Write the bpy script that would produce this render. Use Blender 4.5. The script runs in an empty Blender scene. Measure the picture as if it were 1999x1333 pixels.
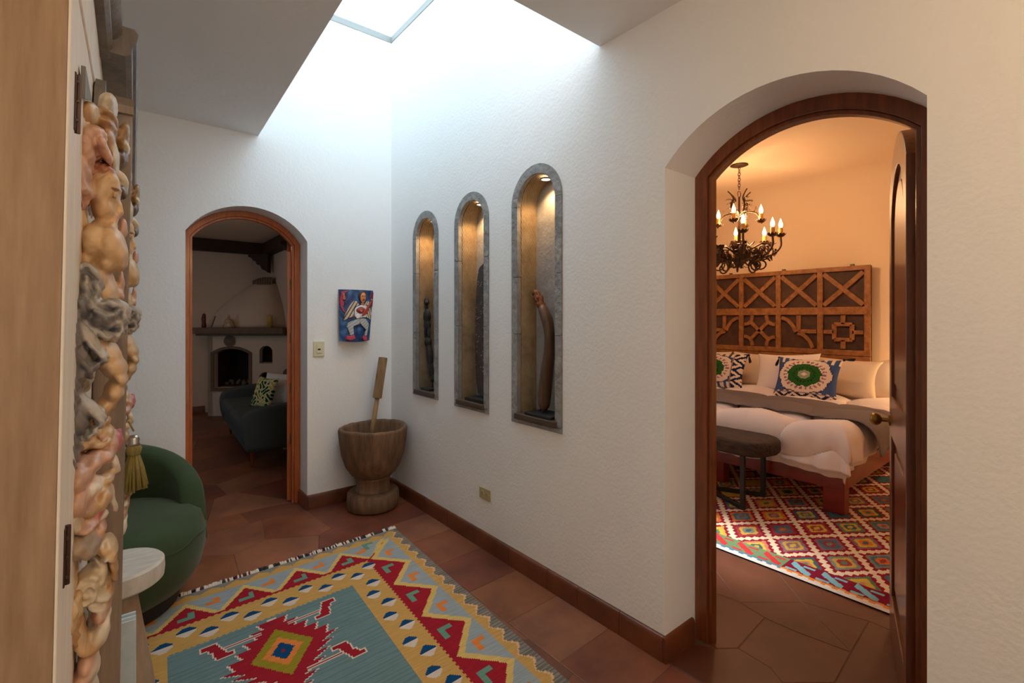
import bpy, bmesh, math, random
import numpy as np
from mathutils import Matrix, Vector, Euler
random.seed(4); rng = np.random.default_rng(4)
PI = math.pi
SC = bpy.context.scene
COL = SC.collection

# ------------------------------------------------------------------ camera, sky, lights, exposure
cam_d = bpy.data.cameras.new('camera'); cam = bpy.data.objects.new('camera', cam_d); COL.objects.link(cam)
cam.location = (0, 0, 1.45)
cam.rotation_euler = (PI/2, 0, -math.atan2(.6308, .7759))
cam_d.sensor_width = 36; cam_d.lens = 944/1999*36; cam_d.clip_start = .03
cam_d.shift_y = -(666.5-622)/1999
SC.camera = cam
SC.view_settings.view_transform = 'Standard'; SC.view_settings.look = 'None'
SC.view_settings.gamma = 1; SC.view_settings.use_curve_mapping = False
SC.view_settings.exposure = 0.1
try:
    SC.cycles.use_denoising = True; SC.cycles.max_bounces = 9; SC.cycles.diffuse_bounces = 6
    SC.cycles.sample_clamp_indirect = 6; SC.cycles.caustics_reflective = False; SC.cycles.caustics_refractive = False
    SC.cycles.transparent_max_bounces = 8
except Exception: pass
w = bpy.data.worlds.new('sky'); SC.world = w; w.use_nodes = True
bg = w.node_tree.nodes['Background']; bg.inputs[0].default_value = (.68, .88, 1.0, 1); bg.inputs[1].default_value = 4.1

def light(name, kind, loc, energy, color, size=.1, rot=(0, 0, 0), size_y=None, portal=False, spot=None, blend=.5):
    d = bpy.data.lights.new(name, kind); d.energy = energy; d.color = color
    if kind == 'AREA':
        d.shape = 'RECTANGLE'; d.size = size; d.size_y = size_y or size
        if portal: d.cycles.is_portal = True
    else: d.shadow_soft_size = size
    if kind == 'SPOT': d.spot_size = spot; d.spot_blend = blend
    o = bpy.data.objects.new(name, d); COL.objects.link(o); o.location = loc; o.rotation_euler = rot
    return o
WARM = (1, .66, .36)
light('skylight_portal', 'AREA', (1.27, 2.69, 3.9), 1, (1, 1, 1), 1.1, (0, 0, 0), 2.35, portal=True)
light('bedroom_window_portal', 'AREA', (3.1, 4.72, 1.65), 1, (1, 1, 1), .8, (-PI/2, 0, 0), 1.5, portal=True)
light('added_hall_window_portal', 'AREA', (-.05, -2.70, 1.6), 1, (1, 1, 1), .9, (PI/2, 0, 0), 1.2, portal=True)  # portal of an unseen window added behind the camera for cool fill
light('added_bedroom_skylight_portal', 'AREA', (3.5, 2.2, 3.22), 1, (1, 1, 1), .8, (0, 0, 0), 1.0, portal=True)  # portal of an unseen skylight added to brighten the bed
light('living_room_lamp', 'POINT', (.1, 6.4, 2.35), 6, (1, .62, .38), .12)
sun = light('sun', 'SUN', (0, 12, 8), 10, (1, .97, .93)); sun.rotation_euler = (math.radians(-58), 0, math.radians(-2)); sun.data.angle = math.radians(5)
light('living_window_portal', 'AREA', (-2.32, 6.1, 1.5), 1, (1, 1, 1), 1.0, (0, -PI/2, 0), 1.0, portal=True)
light('hall_ceiling_lamp', 'POINT', (.9, -.7, 2.3), 18, (1, .68, .36), .12)
light('hall_ceiling_lamp', 'POINT', (-.1, -1.6, 2.3), 15, (1, .68, .38), .12)
light('bedside_lamp', 'POINT', (6.0, .85, .95), 16, (1, .62, .3), .06)

# ------------------------------------------------------------------ materials
def srgb(r, g, b, k=1.0):
    def f(x):
        x /= 255.
        return min(1, (x/12.92 if x <= .04045 else ((x+.055)/1.055)**2.4)*k)
    return (f(r), f(g), f(b), 1)
def mat(name, col, rough=.6, var=.0, vscale=6., bump=0., bscale=40., metal=0., emit=0., col2=None, stretch=(1, 1, 1),
        attr=False, sheen=0., coat=0., wave=None, spec=.5, detail=6, bump2=None):
    m = bpy.data.materials.new(name); m.use_nodes = True
    nt = m.node_tree; N = nt.nodes; L = nt.links; b = N['Principled BSDF']
    b.inputs['Roughness'].default_value = rough; b.inputs['Metallic'].default_value = metal
    b.inputs['Base Color'].default_value = col; b.inputs['Specular IOR Level'].default_value = spec
    if sheen: b.inputs['Sheen Weight'].default_value = sheen
    if coat: b.inputs['Coat Weight'].default_value = coat; b.inputs['Coat Roughness'].default_value = .15
    tc = N.new('ShaderNodeTexCoord'); mp = N.new('ShaderNodeMapping'); mp.inputs['Scale'].default_value = stretch
    L.new(tc.outputs['Object'], mp.inputs['Vector'])
    src = None
    if attr:
        a = N.new('ShaderNodeAttribute'); a.attribute_name = 'Col'; src = a.outputs['Color']
    if var or col2:
        n = N.new('ShaderNodeTexNoise'); n.inputs['Scale'].default_value = vscale; n.inputs['Detail'].default_value = detail
        n.inputs['Roughness'].default_value = .62
        L.new(mp.outputs[0], n.inputs['Vector'])
        r = N.new('ShaderNodeValToRGB'); L.new(n.outputs['Fac'], r.inputs[0])
        r.color_ramp.elements[0].position = .33; r.color_ramp.elements[1].position = .67
        if attr:
            r.color_ramp.elements[0].color = (1-var,)*3+(1,); r.color_ramp.elements[1].color = (1+var*.6,)*3+(1,)
            mx = N.new('ShaderNodeMix'); mx.data_type = 'RGBA'; mx.blend_type = 'MULTIPLY'; mx.inputs[0].default_value = 1
            L.new(src, mx.inputs[6]); L.new(r.outputs[0], mx.inputs[7]); src = mx.outputs[2]
        else:
            c2 = col2 or tuple(min(1, c*(1+var)) for c in col[:3])+(1,)
            c1 = tuple(c*(1-var) for c in col[:3])+(1,) if not col2 else col
            r.color_ramp.elements[0].color = c1; r.color_ramp.elements[1].color = c2; src = r.outputs[0]
    if src is not None: L.new(src, b.inputs['Base Color'])
    nrm = None
    def bumpn(tex, strength, dist, prev):
        bp = N.new('ShaderNodeBump'); bp.inputs['Strength'].default_value = strength; bp.inputs['Distance'].default_value = dist
        L.new(tex, bp.inputs['Height'])
        if prev is not None: L.new(prev, bp.inputs['Normal'])
        return bp.outputs[0]
    if bump:
        n2 = N.new('ShaderNodeTexNoise'); n2.inputs['Scale'].default_value = bscale; n2.inputs['Detail'].default_value = 5
        L.new(mp.outputs[0], n2.inputs['Vector']); nrm = bumpn(n2.outputs['Fac'], bump, .01, nrm)
    if bump2:
        n2 = N.new('ShaderNodeTexNoise'); n2.inputs['Scale'].default_value = bump2[1]; n2.inputs['Detail'].default_value = 3
        L.new(mp.outputs[0], n2.inputs['Vector']); nrm = bumpn(n2.outputs['Fac'], bump2[0], .03, nrm)
    if wave:   # (scale, rotation euler, strength)
        mw = N.new('ShaderNodeMapping'); mw.inputs['Rotation'].default_value = wave[1]; L.new(tc.outputs['Object'], mw.inputs['Vector'])
        wv = N.new('ShaderNodeTexWave'); wv.inputs['Scale'].default_value = wave[0]; wv.inputs['Distortion'].default_value = 2.5
        wv.inputs['Detail'].default_value = 2; L.new(mw.outputs[0], wv.inputs['Vector']); nrm = bumpn(wv.outputs['Fac'], wave[2], .004, nrm)
    if nrm is not None: L.new(nrm, b.inputs['Normal'])
    if emit: b.inputs['Emission Color'].default_value = col; b.inputs['Emission Strength'].default_value = emit
    return m
M = {}
M['stucco'] = mat('stucco', (.86, .85, .84, 1), .9, bump=.2, bscale=60, bump2=(.09, 5), spec=.2)
M['stucco2'] = mat('stucco_smooth', (.84, .83, .82, 1), .9, bump=.12, bscale=40, spec=.2)
M['living_wall'] = mat('living_wall', (.70, .60, .50, 1), .9, bump=.12, bscale=30, spec=.2)
M['bed_wall'] = mat('bed_wall', (.82, .64, .45, 1), .9, bump=.08, bscale=30, spec=.2)
M['grout'] = mat('grout', srgb(104, 72, 56), .9, var=.2, vscale=20)
M['skirt'] = mat('skirting_tile', srgb(120, 64, 36), .38, var=.35, vscale=5, bump=.1, bscale=14, col2=srgb(84, 42, 24), coat=.2)
for i, (a, b) in enumerate([((150, 90, 62), (100, 54, 38)), ((156, 98, 64), (106, 62, 42)), ((136, 74, 52), (90, 50, 38)), ((160, 104, 76), (112, 70, 52)), ((130, 76, 54), (94, 60, 48))]):
    M['tile%d' % i] = mat('terracotta_tile_%d' % i, srgb(*a), .42, vscale=2.4, col2=srgb(*b), bump=.12, bscale=9)
M['tile5'] = mat('terracotta_tile_dark', srgb(104, 58, 38), .5, vscale=2.6, col2=srgb(84, 44, 28), bump=.12, bscale=9)
M['doorwood'] = mat('door_wood', srgb(184, 98, 44), .38, vscale=9, col2=srgb(158, 78, 34), stretch=(6, 6, .7), coat=.25, detail=3)
M['doorwood2'] = mat('bedroom_door_wood', srgb(126, 66, 32), .32, vscale=9, col2=srgb(98, 46, 20), stretch=(6, 6, .7), coat=.35, detail=3)
M['brass'] = mat('old_brass', srgb(150, 120, 60), .35, metal=1)
M['hinge'] = mat('dark_hinge', srgb(104, 86, 62), .45, metal=.7, var=.3, vscale=30)
M['stone'] = mat('tooled_stone', srgb(160, 158, 156), .85, vscale=14, col2=srgb(126, 124, 124), bump=.3, bscale=60, wave=(34, (.78, 0, 0), 1.0))
M['lining'] = mat('tooled_lining', srgb(166, 146, 118), .85, vscale=10, col2=srgb(130, 110, 86), bump=.35, bscale=70, wave=(28, (1.2, .2, .3), 1.0))
M['nicheback'] = mat('niche_back', srgb(168, 168, 170), .85, vscale=9, col2=srgb(138, 138, 142), bump=.25, bscale=60)
M['sill'] = mat('sill_wood', srgb(84, 66, 52), .6, vscale=8, col2=srgb(60, 46, 38), stretch=(1, .3, 4), bump=.2, bscale=30)
M['black'] = mat('black_wood', srgb(30, 28, 28), .55, bump=.15, bscale=60)
M['ebony'] = mat('ebony', srgb(40, 37, 36), .75, var=.3, vscale=25, bump=.3, bscale=60)
M['plank'] = mat('dark_plank', srgb(66, 54, 50), .55, var=.35, vscale=18, bump=.25, bscale=30)
M['nail'] = mat('nail_heads', srgb(190, 160, 140), .4, metal=.5)
M['copper'] = mat('wrapped_cord', srgb(126, 72, 38), .5, var=.45, vscale=40, bump=.6, bscale=60)
M['paddle'] = mat('paddle_wood', srgb(106, 80, 60), .45, vscale=8, col2=srgb(66, 48, 38), stretch=(3, 3, .5), bump=.1)
M['mortar'] = mat('mortar_wood', srgb(132, 98, 70), .75, vscale=5, col2=srgb(92, 66, 48), stretch=(5, 5, .8), bump=.55, bscale=14)
M['pestle'] = mat('pestle_wood', srgb(160, 126, 88), .7, vscale=7, col2=srgb(120, 92, 62), stretch=(6, 6, .8), bump=.3, bscale=20)
M['ivory'] = mat('ivory_plastic', srgb(214, 208, 176), .4)
M['outlet'] = mat('olive_ivory_plate', srgb(180, 168, 126), .4)
M['darkslot'] = mat('dark_slot', srgb(30, 26, 22), .6)
M['green'] = mat('green_velvet', srgb(48, 68, 34), .8, var=.1, vscale=4, sheen=.15, bump=.08, bscale=120)
M['plinth'] = mat('black_plinth', srgb(24, 22, 20), .6)
M['limewash'] = mat('limewashed_wood', srgb(214, 206, 194), .6, var=.12, vscale=9, stretch=(1, 6, 1), bump=.1)
M['pedestal'] = mat('pedestal_wood', srgb(168, 142, 118), .6, var=.18, vscale=7, stretch=(5, 5, 1), bump=.15)
M['paper'] = mat('pale_paper', srgb(200, 216, 226), .6, var=.08, vscale=20)
M['cabside'] = mat('painted_side', srgb(176, 148, 120), .6, vscale=7, col2=srgb(146, 116, 88), stretch=(5, 5, .5), bump=.1, bscale=20)
M['cabcream'] = mat('cream_paint', srgb(240, 232, 218), .5, var=.06, vscale=6, stretch=(5, 5, .6))
M['cabgrey'] = mat('grey_wash_moulding', srgb(136, 126, 116), .5, vscale=7, col2=srgb(104, 98, 96), stretch=(4, 4, .5), bump=.15)
M['strip'] = mat('grey_brown_strip', srgb(156, 136, 116), .5, vscale=8, col2=srgb(122, 108, 98), stretch=(6, 6, .5), bump=.12)
M['carve'] = mat('carved_paint', (1, 1, 1, 1), .38, attr=True, var=.22, vscale=14, bump=.12, bscale=30, coat=.15)
M['tassel'] = mat('olive_tassel', srgb(138, 122, 62), .75, var=.25, vscale=30, stretch=(6, 6, .5))
M['silver'] = mat('silver_cap', srgb(190, 185, 175), .3, metal=1)
M['rug'] = mat('kilim_wool', (1, 1, 1, 1), .95, attr=True, var=.16, vscale=16, stretch=(.6, 9, 1), bump=.35, bscale=55, spec=.1)
M['rug2'] = mat('kilim_wool_fine', (1, 1, 1, 1), .95, attr=True, var=.1, vscale=30, bump=.2, bscale=90, spec=.1)
M['fabric'] = mat('printed_fabric', (1, 1, 1, 1), .9, attr=True, bump=.15, bscale=160, spec=.15)
M['fringe'] = mat('fringe_cotton', (1, 1, 1, 1), .95, attr=True)
M['painted'] = mat('painted_clay', (1, 1, 1, 1), .42, attr=True, var=.12, vscale=60, bump=.15, bscale=90)
M['iron'] = mat('wrought_iron', srgb(62, 46, 34), .5, metal=.75, var=.4, vscale=40, col2=srgb(94, 66, 42))
M['candle'] = mat('candle_sleeve', srgb(216, 150, 70), .5, var=.15, vscale=30)
M['bulb'] = mat('lit_bulb', (1, .60, .22, 1), .3, emit=16)
M['headwood'] = mat('headboard_wood', srgb(168, 112, 58), .55, vscale=8, col2=srgb(122, 76, 38), stretch=(2, 2, 2), bump=.25, bscale=25)
M['headdark'] = mat('headboard_dark', srgb(74, 46, 30), .65, var=.35, vscale=9, bump=.2, bscale=25)
M['bedred'] = mat('red_bed_wood', srgb(140, 38, 24), .35, vscale=6, col2=srgb(112, 28, 18), stretch=(1, 1, 3), coat=.2)
M['sheet'] = mat('white_linen', srgb(244, 234, 232), .85, bump=.12, bscale=8, sheen=.1)
M['pillow'] = mat('cream_pillow', srgb(226, 208, 186), .85, bump=.35, bscale=7)
M['throw'] = mat('grey_throw', srgb(120, 112, 112), .95, bump=.25, bscale=150)
M['navy'] = mat('navy_tassel', srgb(24, 26, 44), .9)
M['hide'] = mat('dark_hide', srgb(76, 58, 48), .7, vscale=8, col2=srgb(26, 22, 22), stretch=(6, 1.5, 6), bump=.5, bscale=40)
M['steel'] = mat('black_steel', srgb(30, 28, 28), .5)
M['sofa'] = mat('teal_grey_sofa', srgb(68, 78, 80), .9, bump=.15, bscale=150)
M['whitecush'] = mat('white_cushion', srgb(226, 226, 226), .85, bump=.2, bscale=9)
M['beam'] = mat('dark_beam', srgb(62, 40, 30), .7, vscale=7, col2=srgb(42, 28, 22), stretch=(1, 1, 4), bump=.2)
M['mantel'] = mat('mantel_stone', srgb(118, 100, 86), .85, var=.15, vscale=12, bump=.4, bscale=30)
M['soot'] = mat('soot', srgb(34, 24, 20), .95, var=.3, vscale=9)
M['firebrick'] = mat('fire_back', srgb(70, 36, 26), .95, var=.3, vscale=9)
M['rock'] = mat('hearth_stone', srgb(110, 96, 84), .9, var=.25, vscale=12)
M['browncandle'] = mat('brown_candle', srgb(96, 44, 30), .5, var=.3, vscale=18)
M['yellowcandle'] = mat('yellow_candle', srgb(196, 164, 84), .5)
M['clay'] = mat('pale_clay', srgb(186, 160, 138), .7, var=.2, vscale=18)
M['downlight'] = mat('downlight_glow', (1, .76, .45, 1), .3, emit=14)
M['frame_grey'] = mat('skylight_frame', srgb(150, 146, 140), .6)

def glass(name):
    m = bpy.data.materials.new(name); m.use_nodes = True; nt = m.node_tree; N = nt.nodes; L = nt.links
    N.remove(N['Principled BSDF']); out = N['Material Output']
    t = N.new('ShaderNodeBsdfTransparent'); t.inputs[0].default_value = (.95, .98, 1, 1)
    g = N.new('ShaderNodeBsdfGlossy'); g.inputs['Roughness'].default_value = .03
    mx = N.new('ShaderNodeMixShader'); mx.inputs[0].default_value = .05
    L.new(t.outputs[0], mx.inputs[1]); L.new(g.outputs[0], mx.inputs[2]); L.new(mx.outputs[0], out.inputs[0])
    return m
M['glass'] = glass('window_glass')

# ------------------------------------------------------------------ object helpers
MW = {}            # object name -> matrix of the local frame its mesh is written in
def tag(o, label=None, cat=None, group=None, kind=None):
    if label: o['label'] = label
    if cat: o['category'] = cat
    if group: o['group'] = group
    if kind: o['kind'] = kind
    return o
def thing(name, label, cat, loc=(0, 0, 0), rot=(0, 0, 0), group=None, kind=None):
    o = bpy.data.objects.new(name, None); COL.objects.link(o); o.empty_display_size = .05
    o.location = loc; o.rotation_euler = rot
    MW[o.name] = Matrix.Translation(loc) @ Euler(rot).to_matrix().to_4x4()
    return tag(o, label, cat, group, kind)
def obj(name, me, material, parent=None, world=True, smooth=False, label=None, cat=None, group=None, kind=None):
    """link a mesh; world=True: coordinates are world metres and are moved into the parent's frame"""
    if isinstance(me, bmesh.types.BMesh):
        bm = me; me = bpy.data.meshes.new(name); bm.to_mesh(me); bm.free()
    me.name = name
    if parent is not None and world: me.transform(MW[parent.name].inverted())
    o = bpy.data.objects.new(name, me); COL.objects.link(o)
    me.materials.clear(); me.materials.append(M[material] if isinstance(material, str) else material)
    for p in me.polygons: p.use_smooth = smooth
    if parent is not None: o.parent = parent; MW[o.name] = MW[parent.name]
    else: MW[o.name] = Matrix.Identity(4)
    return tag(o, label, cat, group, kind)
def auto_smooth(o, ang=40):
    me = o.data; bm = bmesh.new(); bm.from_mesh(me)
    for f in bm.faces: f.smooth = True
    for e in bm.edges:
        if len(e.link_faces) == 2 and e.calc_face_angle(0) > math.radians(ang): e.smooth = False
    bm.to_mesh(me); bm.free(); return o
def origin_to(o, loc):     # for top-level single meshes: put origin at base
    o.data.transform(Matrix.Translation(-Vector(loc))); o.location = loc; MW[o.name] = Matrix.Translation(loc); return o

def box(x0, x1, y0, y1, z0, z1, bev=0, seg=2, bm=None, mtx=None):
    b = bmesh.new(); bmesh.ops.create_cube(b, size=1)
    for v in b.verts: v.co = Vector((x0+(v.co.x+.5)*(x1-x0), y0+(v.co.y+.5)*(y1-y0), z0+(v.co.z+.5)*(z1-z0)))
    if bev: bmesh.ops.bevel(b, geom=b.edges[:], offset=bev, segments=seg, profile=.5, affect='EDGES')
    if mtx is not None: b.transform(mtx)
    if bm is None: return b
    return join(bm, b)
def join(bm, b):
    me = bpy.data.meshes.new('t'); b.to_mesh(me); b.free(); bm.from_mesh(me); bpy.data.meshes.remove(me); return bm
def lathe(prof, seg=24, c=(0, 0, 0), mtx=None, bm=None, rfun=None):
    b = bmesh.new() ; rings = []
    for r, z in prof:
        if r < 1e-5: rings.append([b.verts.new((0, 0, z))])
        else:
            ring = []
            for i in range(seg):
                a = 2*PI*i/seg; rr = r*(rfun(a, z) if rfun else 1); ring.append(b.verts.new((rr*math.cos(a), rr*math.sin(a), z)))
            rings.append(ring)
    for p, q in zip(rings, rings[1:]):
        for i in range(seg):
            j = (i+1) % seg
            if len(p) == 1 and len(q) == 1: continue
            if len(p) == 1: b.faces.new((p[0], q[i], q[j]))
            elif len(q) == 1: b.faces.new((p[i], p[j], q[0]))
            else: b.faces.new((p[i], p[j], q[j], q[i]))
    for ring in (rings[0], rings[-1]):
        if len(ring) > 2:
            try: b.faces.new(ring)
            except Exception: pass
    bmesh.ops.recalc_face_normals(b, faces=b.faces[:])
    b.transform(Matrix.Translation(c) @ (mtx or Matrix.Identity(4)))
    return b if bm is None else join(bm, b)
def tube(pts, rad, seg=8, bm=None, flat=1.0):
    """tube along points; rad number or list"""
    pts = [Vector(p) for p in pts]; n = len(pts); R = rad if isinstance(rad, (list, tuple)) else [rad]*n
    b = bm if bm is not None else bmesh.new(); rings = []
    t0 = (pts[1]-pts[0]).normalized(); up = Vector((0, 0, 1)) if abs(t0.z) < .9 else Vector((1, 0, 0))
    nrm = t0.cross(up).normalized()
    for i, p in enumerate(pts):
        t = (pts[min(i+1, n-1)]-pts[max(i-1, 0)]).normalized()
        nrm = (nrm - t*nrm.dot(t)).normalized(); bi = t.cross(nrm)
        rings.append([b.verts.new(p+(nrm*math.cos(2*PI*k/seg)+bi*math.sin(2*PI*k/seg)*flat)*R[i]) for k in range(seg)])
    for p, q in zip(rings, rings[1:]):
        for i in range(seg): b.faces.new((p[i], p[(i+1) % seg], q[(i+1) % seg], q[i]))
    b.faces.new(rings[0][::-1]); b.faces.new(rings[-1])
    return b
def spline(pts, n=8):
    """catmull-rom"""
    P = [Vector(p) for p in pts]; P = [P[0]*2-P[1]]+P+[P[-1]*2-P[-2]]; out = []
    for i in range(1, len(P)-2):
        for k in range(n):
            t = k/n; a, b_, c, d = P[i-1:i+3]
            out.append(.5*((2*b_)+(c-a)*t+(2*a-5*b_+4*c-d)*t*t+(3*b_-a-3*c+d)*t**3))
    out.append(P[-2]); return out
def plate(outer, holes, t, frame='XZ', at=0., bev=0.):
    """filled outline with holes, thickness t, as mesh. frame: plane of the outline ('YZ': a=Y b=Z, normal X from at to at+t)"""
    cu = bpy.data.curves.new('c', 'CURVE'); cu.dimensions = '2D'; cu.fill_mode = 'BOTH'; cu.extrude = t/2-bev
    if bev: cu.bevel_depth = bev; cu.bevel_resolution = 1; cu.offset = -bev
    for loop in [outer]+list(holes):
        s = cu.splines.new('POLY'); s.points.add(len(loop)-1); s.use_cyclic_u = True
        for p, q in zip(s.points, loop): p.co = (q[0], q[1], 0, 1)
    o = bpy.data.objects.new('c', cu); COL.objects.link(o)
    dg = bpy.context.evaluated_depsgraph_get(); me = bpy.data.meshes.new_from_object(o.evaluated_get(dg), depsgraph=dg)
    bpy.data.objects.remove(o); bpy.data.curves.remove(cu)
    bm = bmesh.new(); bm.from_mesh(me); bpy.data.meshes.remove(me)
    bmesh.ops.remove_doubles(bm, verts=bm.verts[:], dist=1e-5)
    for v in bm.verts:
        a, b, c = v.co; c = at+t/2+c
        v.co = {'XZ': Vector((a, c, b)), 'YZ': Vector((c, a, b)), 'XY': Vector((a, b, c))}[frame]
    bmesh.ops.recalc_face_normals(bm, faces=bm.faces[:])
    return bm
def arch_pts(a0, a1, z0, spring, apex, n=20):
    """closed outline with a segmental (or round) arch top, counter-clockwise from bottom left"""
    h = apex-spring; w_ = (a1-a0)/2; R = (w_*w_+h*h)/(2*h); cz = apex-R; c = (a0+a1)/2; th = math.asin(min(1, w_/R))
    return [(a0, z0), (a1, z0)]+[(c+R*math.sin(th*(1-2*i/n)), cz+R*math.cos(th*(1-2*i/n))) for i in range(n+1)]
def colour_attr(me, cols, domain='POINT'):
    at = me.color_attributes.new('Col', 'FLOAT_COLOR', domain)
    a = np.ones((len(cols), 4), dtype=np.float32); a[:, :3] = np.asarray(cols)[:, :3]
    at.data.foreach_set('color', a.ravel()); return me
def grid_mesh(name, nx, ny, fn, cols=None, closed=False):
    """fn(i/nx, j/ny)->xyz ; cols(u,v) colour arrays per face"""
    u, v = np.meshgrid(np.linspace(0, 1, nx+1), np.linspace(0, 1, ny+1)); P = fn(u, v)
    V = np.stack(P, -1).reshape(-1, 3)
    i, j = np.meshgrid(np.arange(nx), np.arange(ny)); a = (j*(nx+1)+i).ravel()
    Fc = np.stack([a, a+1, a+nx+2, a+nx+1], -1)
    me = bpy.data.meshes.new(name); me.from_pydata(V.tolist(), [], Fc.tolist())
    if cols is not None:
        uc = ((i+.5)/nx).ravel(); vc = ((j+.5)/ny).ravel(); c = cols(uc, vc)
        colour_attr(me, np.repeat(c, 4, axis=0), 'CORNER')
    return me
def sculpt(prims, voxel=.005, smooth=4, warp=None):
    """prims: (centre, radii, euler, colour). union of ellipsoids -> one continuous skin"""
    bm = bmesh.new()
    for c, r, e, col in prims:
        b = bmesh.new(); bmesh.ops.create_icosphere(b, subdivisions=3, radius=1)
        b.transform(Matrix.Translation(c) @ Euler(e).to_matrix().to_4x4() @ Matrix.Diagonal((*r, 1)))
        join(bm, b)
    me = bpy.data.meshes.new('s'); bm.to_mesh(me); bm.free()
    o = bpy.data.objects.new('s', me); COL.objects.link(o)
    m1 = o.modifiers.new('r', 'REMESH'); m1.mode = 'VOXEL'; m1.voxel_size = voxel
    m2 = o.modifiers.new('s', 'SMOOTH'); m2.iterations = smooth; m2.factor = .6
    dg = bpy.context.evaluated_depsgraph_get(); out = bpy.data.meshes.new_from_object(o.evaluated_get(dg), depsgraph=dg)
    bpy.data.objects.remove(o)
    n = len(out.vertices); co = np.empty(n*3); out.vertices.foreach_get('co', co); co = co.reshape(-1, 3)
    if warp is not None:
        no = np.empty(n*3); out.vertices.foreach_get('normal', no); co = co+no.reshape(-1, 3)*warp(co)[:, None]
        out.vertices.foreach_set('co', co.ravel())
    D = []
    for c, r, e, col in prims:
        inv = np.array(Euler(e).to_matrix().inverted()); q = (co-np.array(c))@inv.T/np.array(r); D.append(np.linalg.norm(q, axis=1))
    D = np.array(D); W = np.exp(-10*(D-D.min(0))); W /= W.sum(0)
    cols = (W[:, :, None]*np.array([p[3][:3] for p in prims])[:, None, :]).sum(0)
    colour_attr(out, cols); return out
def pip(px, py, poly):
    c = np.zeros(px.shape, bool); n = len(poly)
    for i in range(n):
        x1, y1 = poly[i]; x2, y2 = poly[i-1]
        if y1 == y2: continue
        c ^= ((y1 > py) != (y2 > py)) & (px < (x2-x1)*(py-y1)/(y2-y1)+x1)
    return c

# ================================================================== SETTING
WX, WY, T = 1.797, 3.836, .24
A2 = (.325, 1.182, 2.09, 2.29); A1 = (.341, 1.112, 2.035, 2.246)
NI = [(3.247, .385, 2.263, .860), (2.635, .398, 2.281, .852), (2.0, .417, 2.307, .847)]   # centre Y, outer width, apex, bottom
def niche_outline(i, inset, base=None, n=24):
    cy, w_, ap, bt = NI[i]; r = w_/2-inset; a = ap-inset
    return arch_pts(cy-r, cy+r, (bt+inset) if base is None else base, a-r+.0001, a, n)
obj('wall_right', plate([(-2.8, -.03), (WY+T, -.03), (WY+T, 3.8), (-2.8, 3.8)],
    [arch_pts(A2[0], A2[1], -.015, A2[2], A2[3])]+[niche_outline(i, .012) for i in range(3)], .18, 'YZ', WX), 'stucco', kind='structure')
obj('wall_bedroom_near', plate([(-2.8, -.03), (WY+T, -.03), (WY+T, 3.8), (-2.8, 3.8)], [arch_pts(A2[0], A2[1], -.015, A2[2], A2[3])], T-.18, 'YZ', WX+.18), 'stucco', kind='structure')
obj('wall_back', plate([(-.94, -.03), (WX, -.03), (WX, 3.8), (-.94, 3.8)], [arch_pts(A1[0], A1[1], -.015, A1[2], A1[3])], T, 'XZ', WY), 'stucco', kind='structure')
obj('wall_left', box(-.94, -.70, -2.8, WY, 0, 2.76), 'stucco2', kind='structure')
obj('wall_front', plate([(-.94, 0), (WX, 0), (WX, 2.76), (-.94, 2.76)], [[(-.5, 1.0), (.4, 1.0), (.4, 2.2), (-.5, 2.2)]], .24, 'XZ', -2.8), 'stucco2', kind='structure')
ceil = obj('ceiling', plate([(-.94, -2.8), (WX, -2.8), (WX, 1.54), (.70, 1.54), (.775, WY), (-.94, WY)], [], 1.04, 'XY', 2.76), 'stucco2', kind='structure')
fl = thing('floor', None, None, kind='structure')
obj('grout_bed', box(-2.6, 6.6, -2.8, 9.1, -.12, -.0014), 'grout', fl)
# living room shell
obj('wall_living_far', box(-2.6, 1.955, 8.8, 9.04, 0, 2.9), 'living_wall', kind='structure')
obj('wall_living_right', box(1.955, 2.19, WY+T, 9.04, 0, 2.9), 'living_wall', kind='structure')
obj('wall_living_left', plate([(WY, 0), (9.04, 0), (9.04, 2.9), (WY, 2.9)], [[(5.6, 1.0), (6.6, 1.0), (6.6, 2.05), (5.6, 2.05)]], .24, 'YZ', -2.6), 'living_wall', kind='structure')
obj('wall_living_near', box(-2.6, -.94, WY, WY+T, 0, 2.9), 'living_wall', kind='structure')
obj('ceiling_living', box(-2.6, 2.19, WY+T, 9.04, 2.67, 2.9), 'living_wall', kind='structure')
# bedroom shell
BX = 6.3
obj('wall_bedroom_far', box(BX, BX+.2, -.6, 5.0, 0, 3.1), 'bed_wall', kind='structure')
obj('wall_bedroom_right', box(WX+T, BX+.2, -.7, -.45, 0, 3.1), 'bed_wall', kind='structure')
obj('wall_bedroom_left', plate([(WX+T, 0), (BX+.2, 0), (BX+.2, 3.1), (WX+T, 3.1)], [[(2.7, .9), (3.5, .9), (3.5, 2.4), (2.7, 2.4)]], .24, 'XZ', 4.7), 'bed_wall', kind='structure')
obj('ceiling_bedroom', plate([(WX+T, -.7), (BX+.2, -.7), (BX+.2, 4.94), (WX+T, 4.94)], [[(3.1, 1.7), (3.9, 1.7), (3.9, 2.7), (3.1, 2.7)]], .2, 'XY', 3.0), 'bed_wall', kind='structure')
bm = bmesh.new()      # rounded cove between the bedroom ceiling and the far wall
pr = [(BX-.42+.42*math.sin(a), 3.0-.42+.42*math.cos(a)) for a in [PI/2*i/10 for i in range(11)]]+[(BX, 3.0)]
ra = [[bm.verts.new((x, y, z)) for x, z in pr] for y in (-.45, 4.7)]
for i in range(len(pr)): bm.faces.new((ra[0][i], ra[0][(i+1) % len(pr)], ra[1][(i+1) % len(pr)], ra[1][i]))
for i in (0, 1): bm.faces.new(ra[i])
bmesh.ops.recalc_face_normals(bm, faces=bm.faces[:])
auto_smooth(obj('trim_1', bm, 'bed_wall', kind='structure'), 30)

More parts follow.
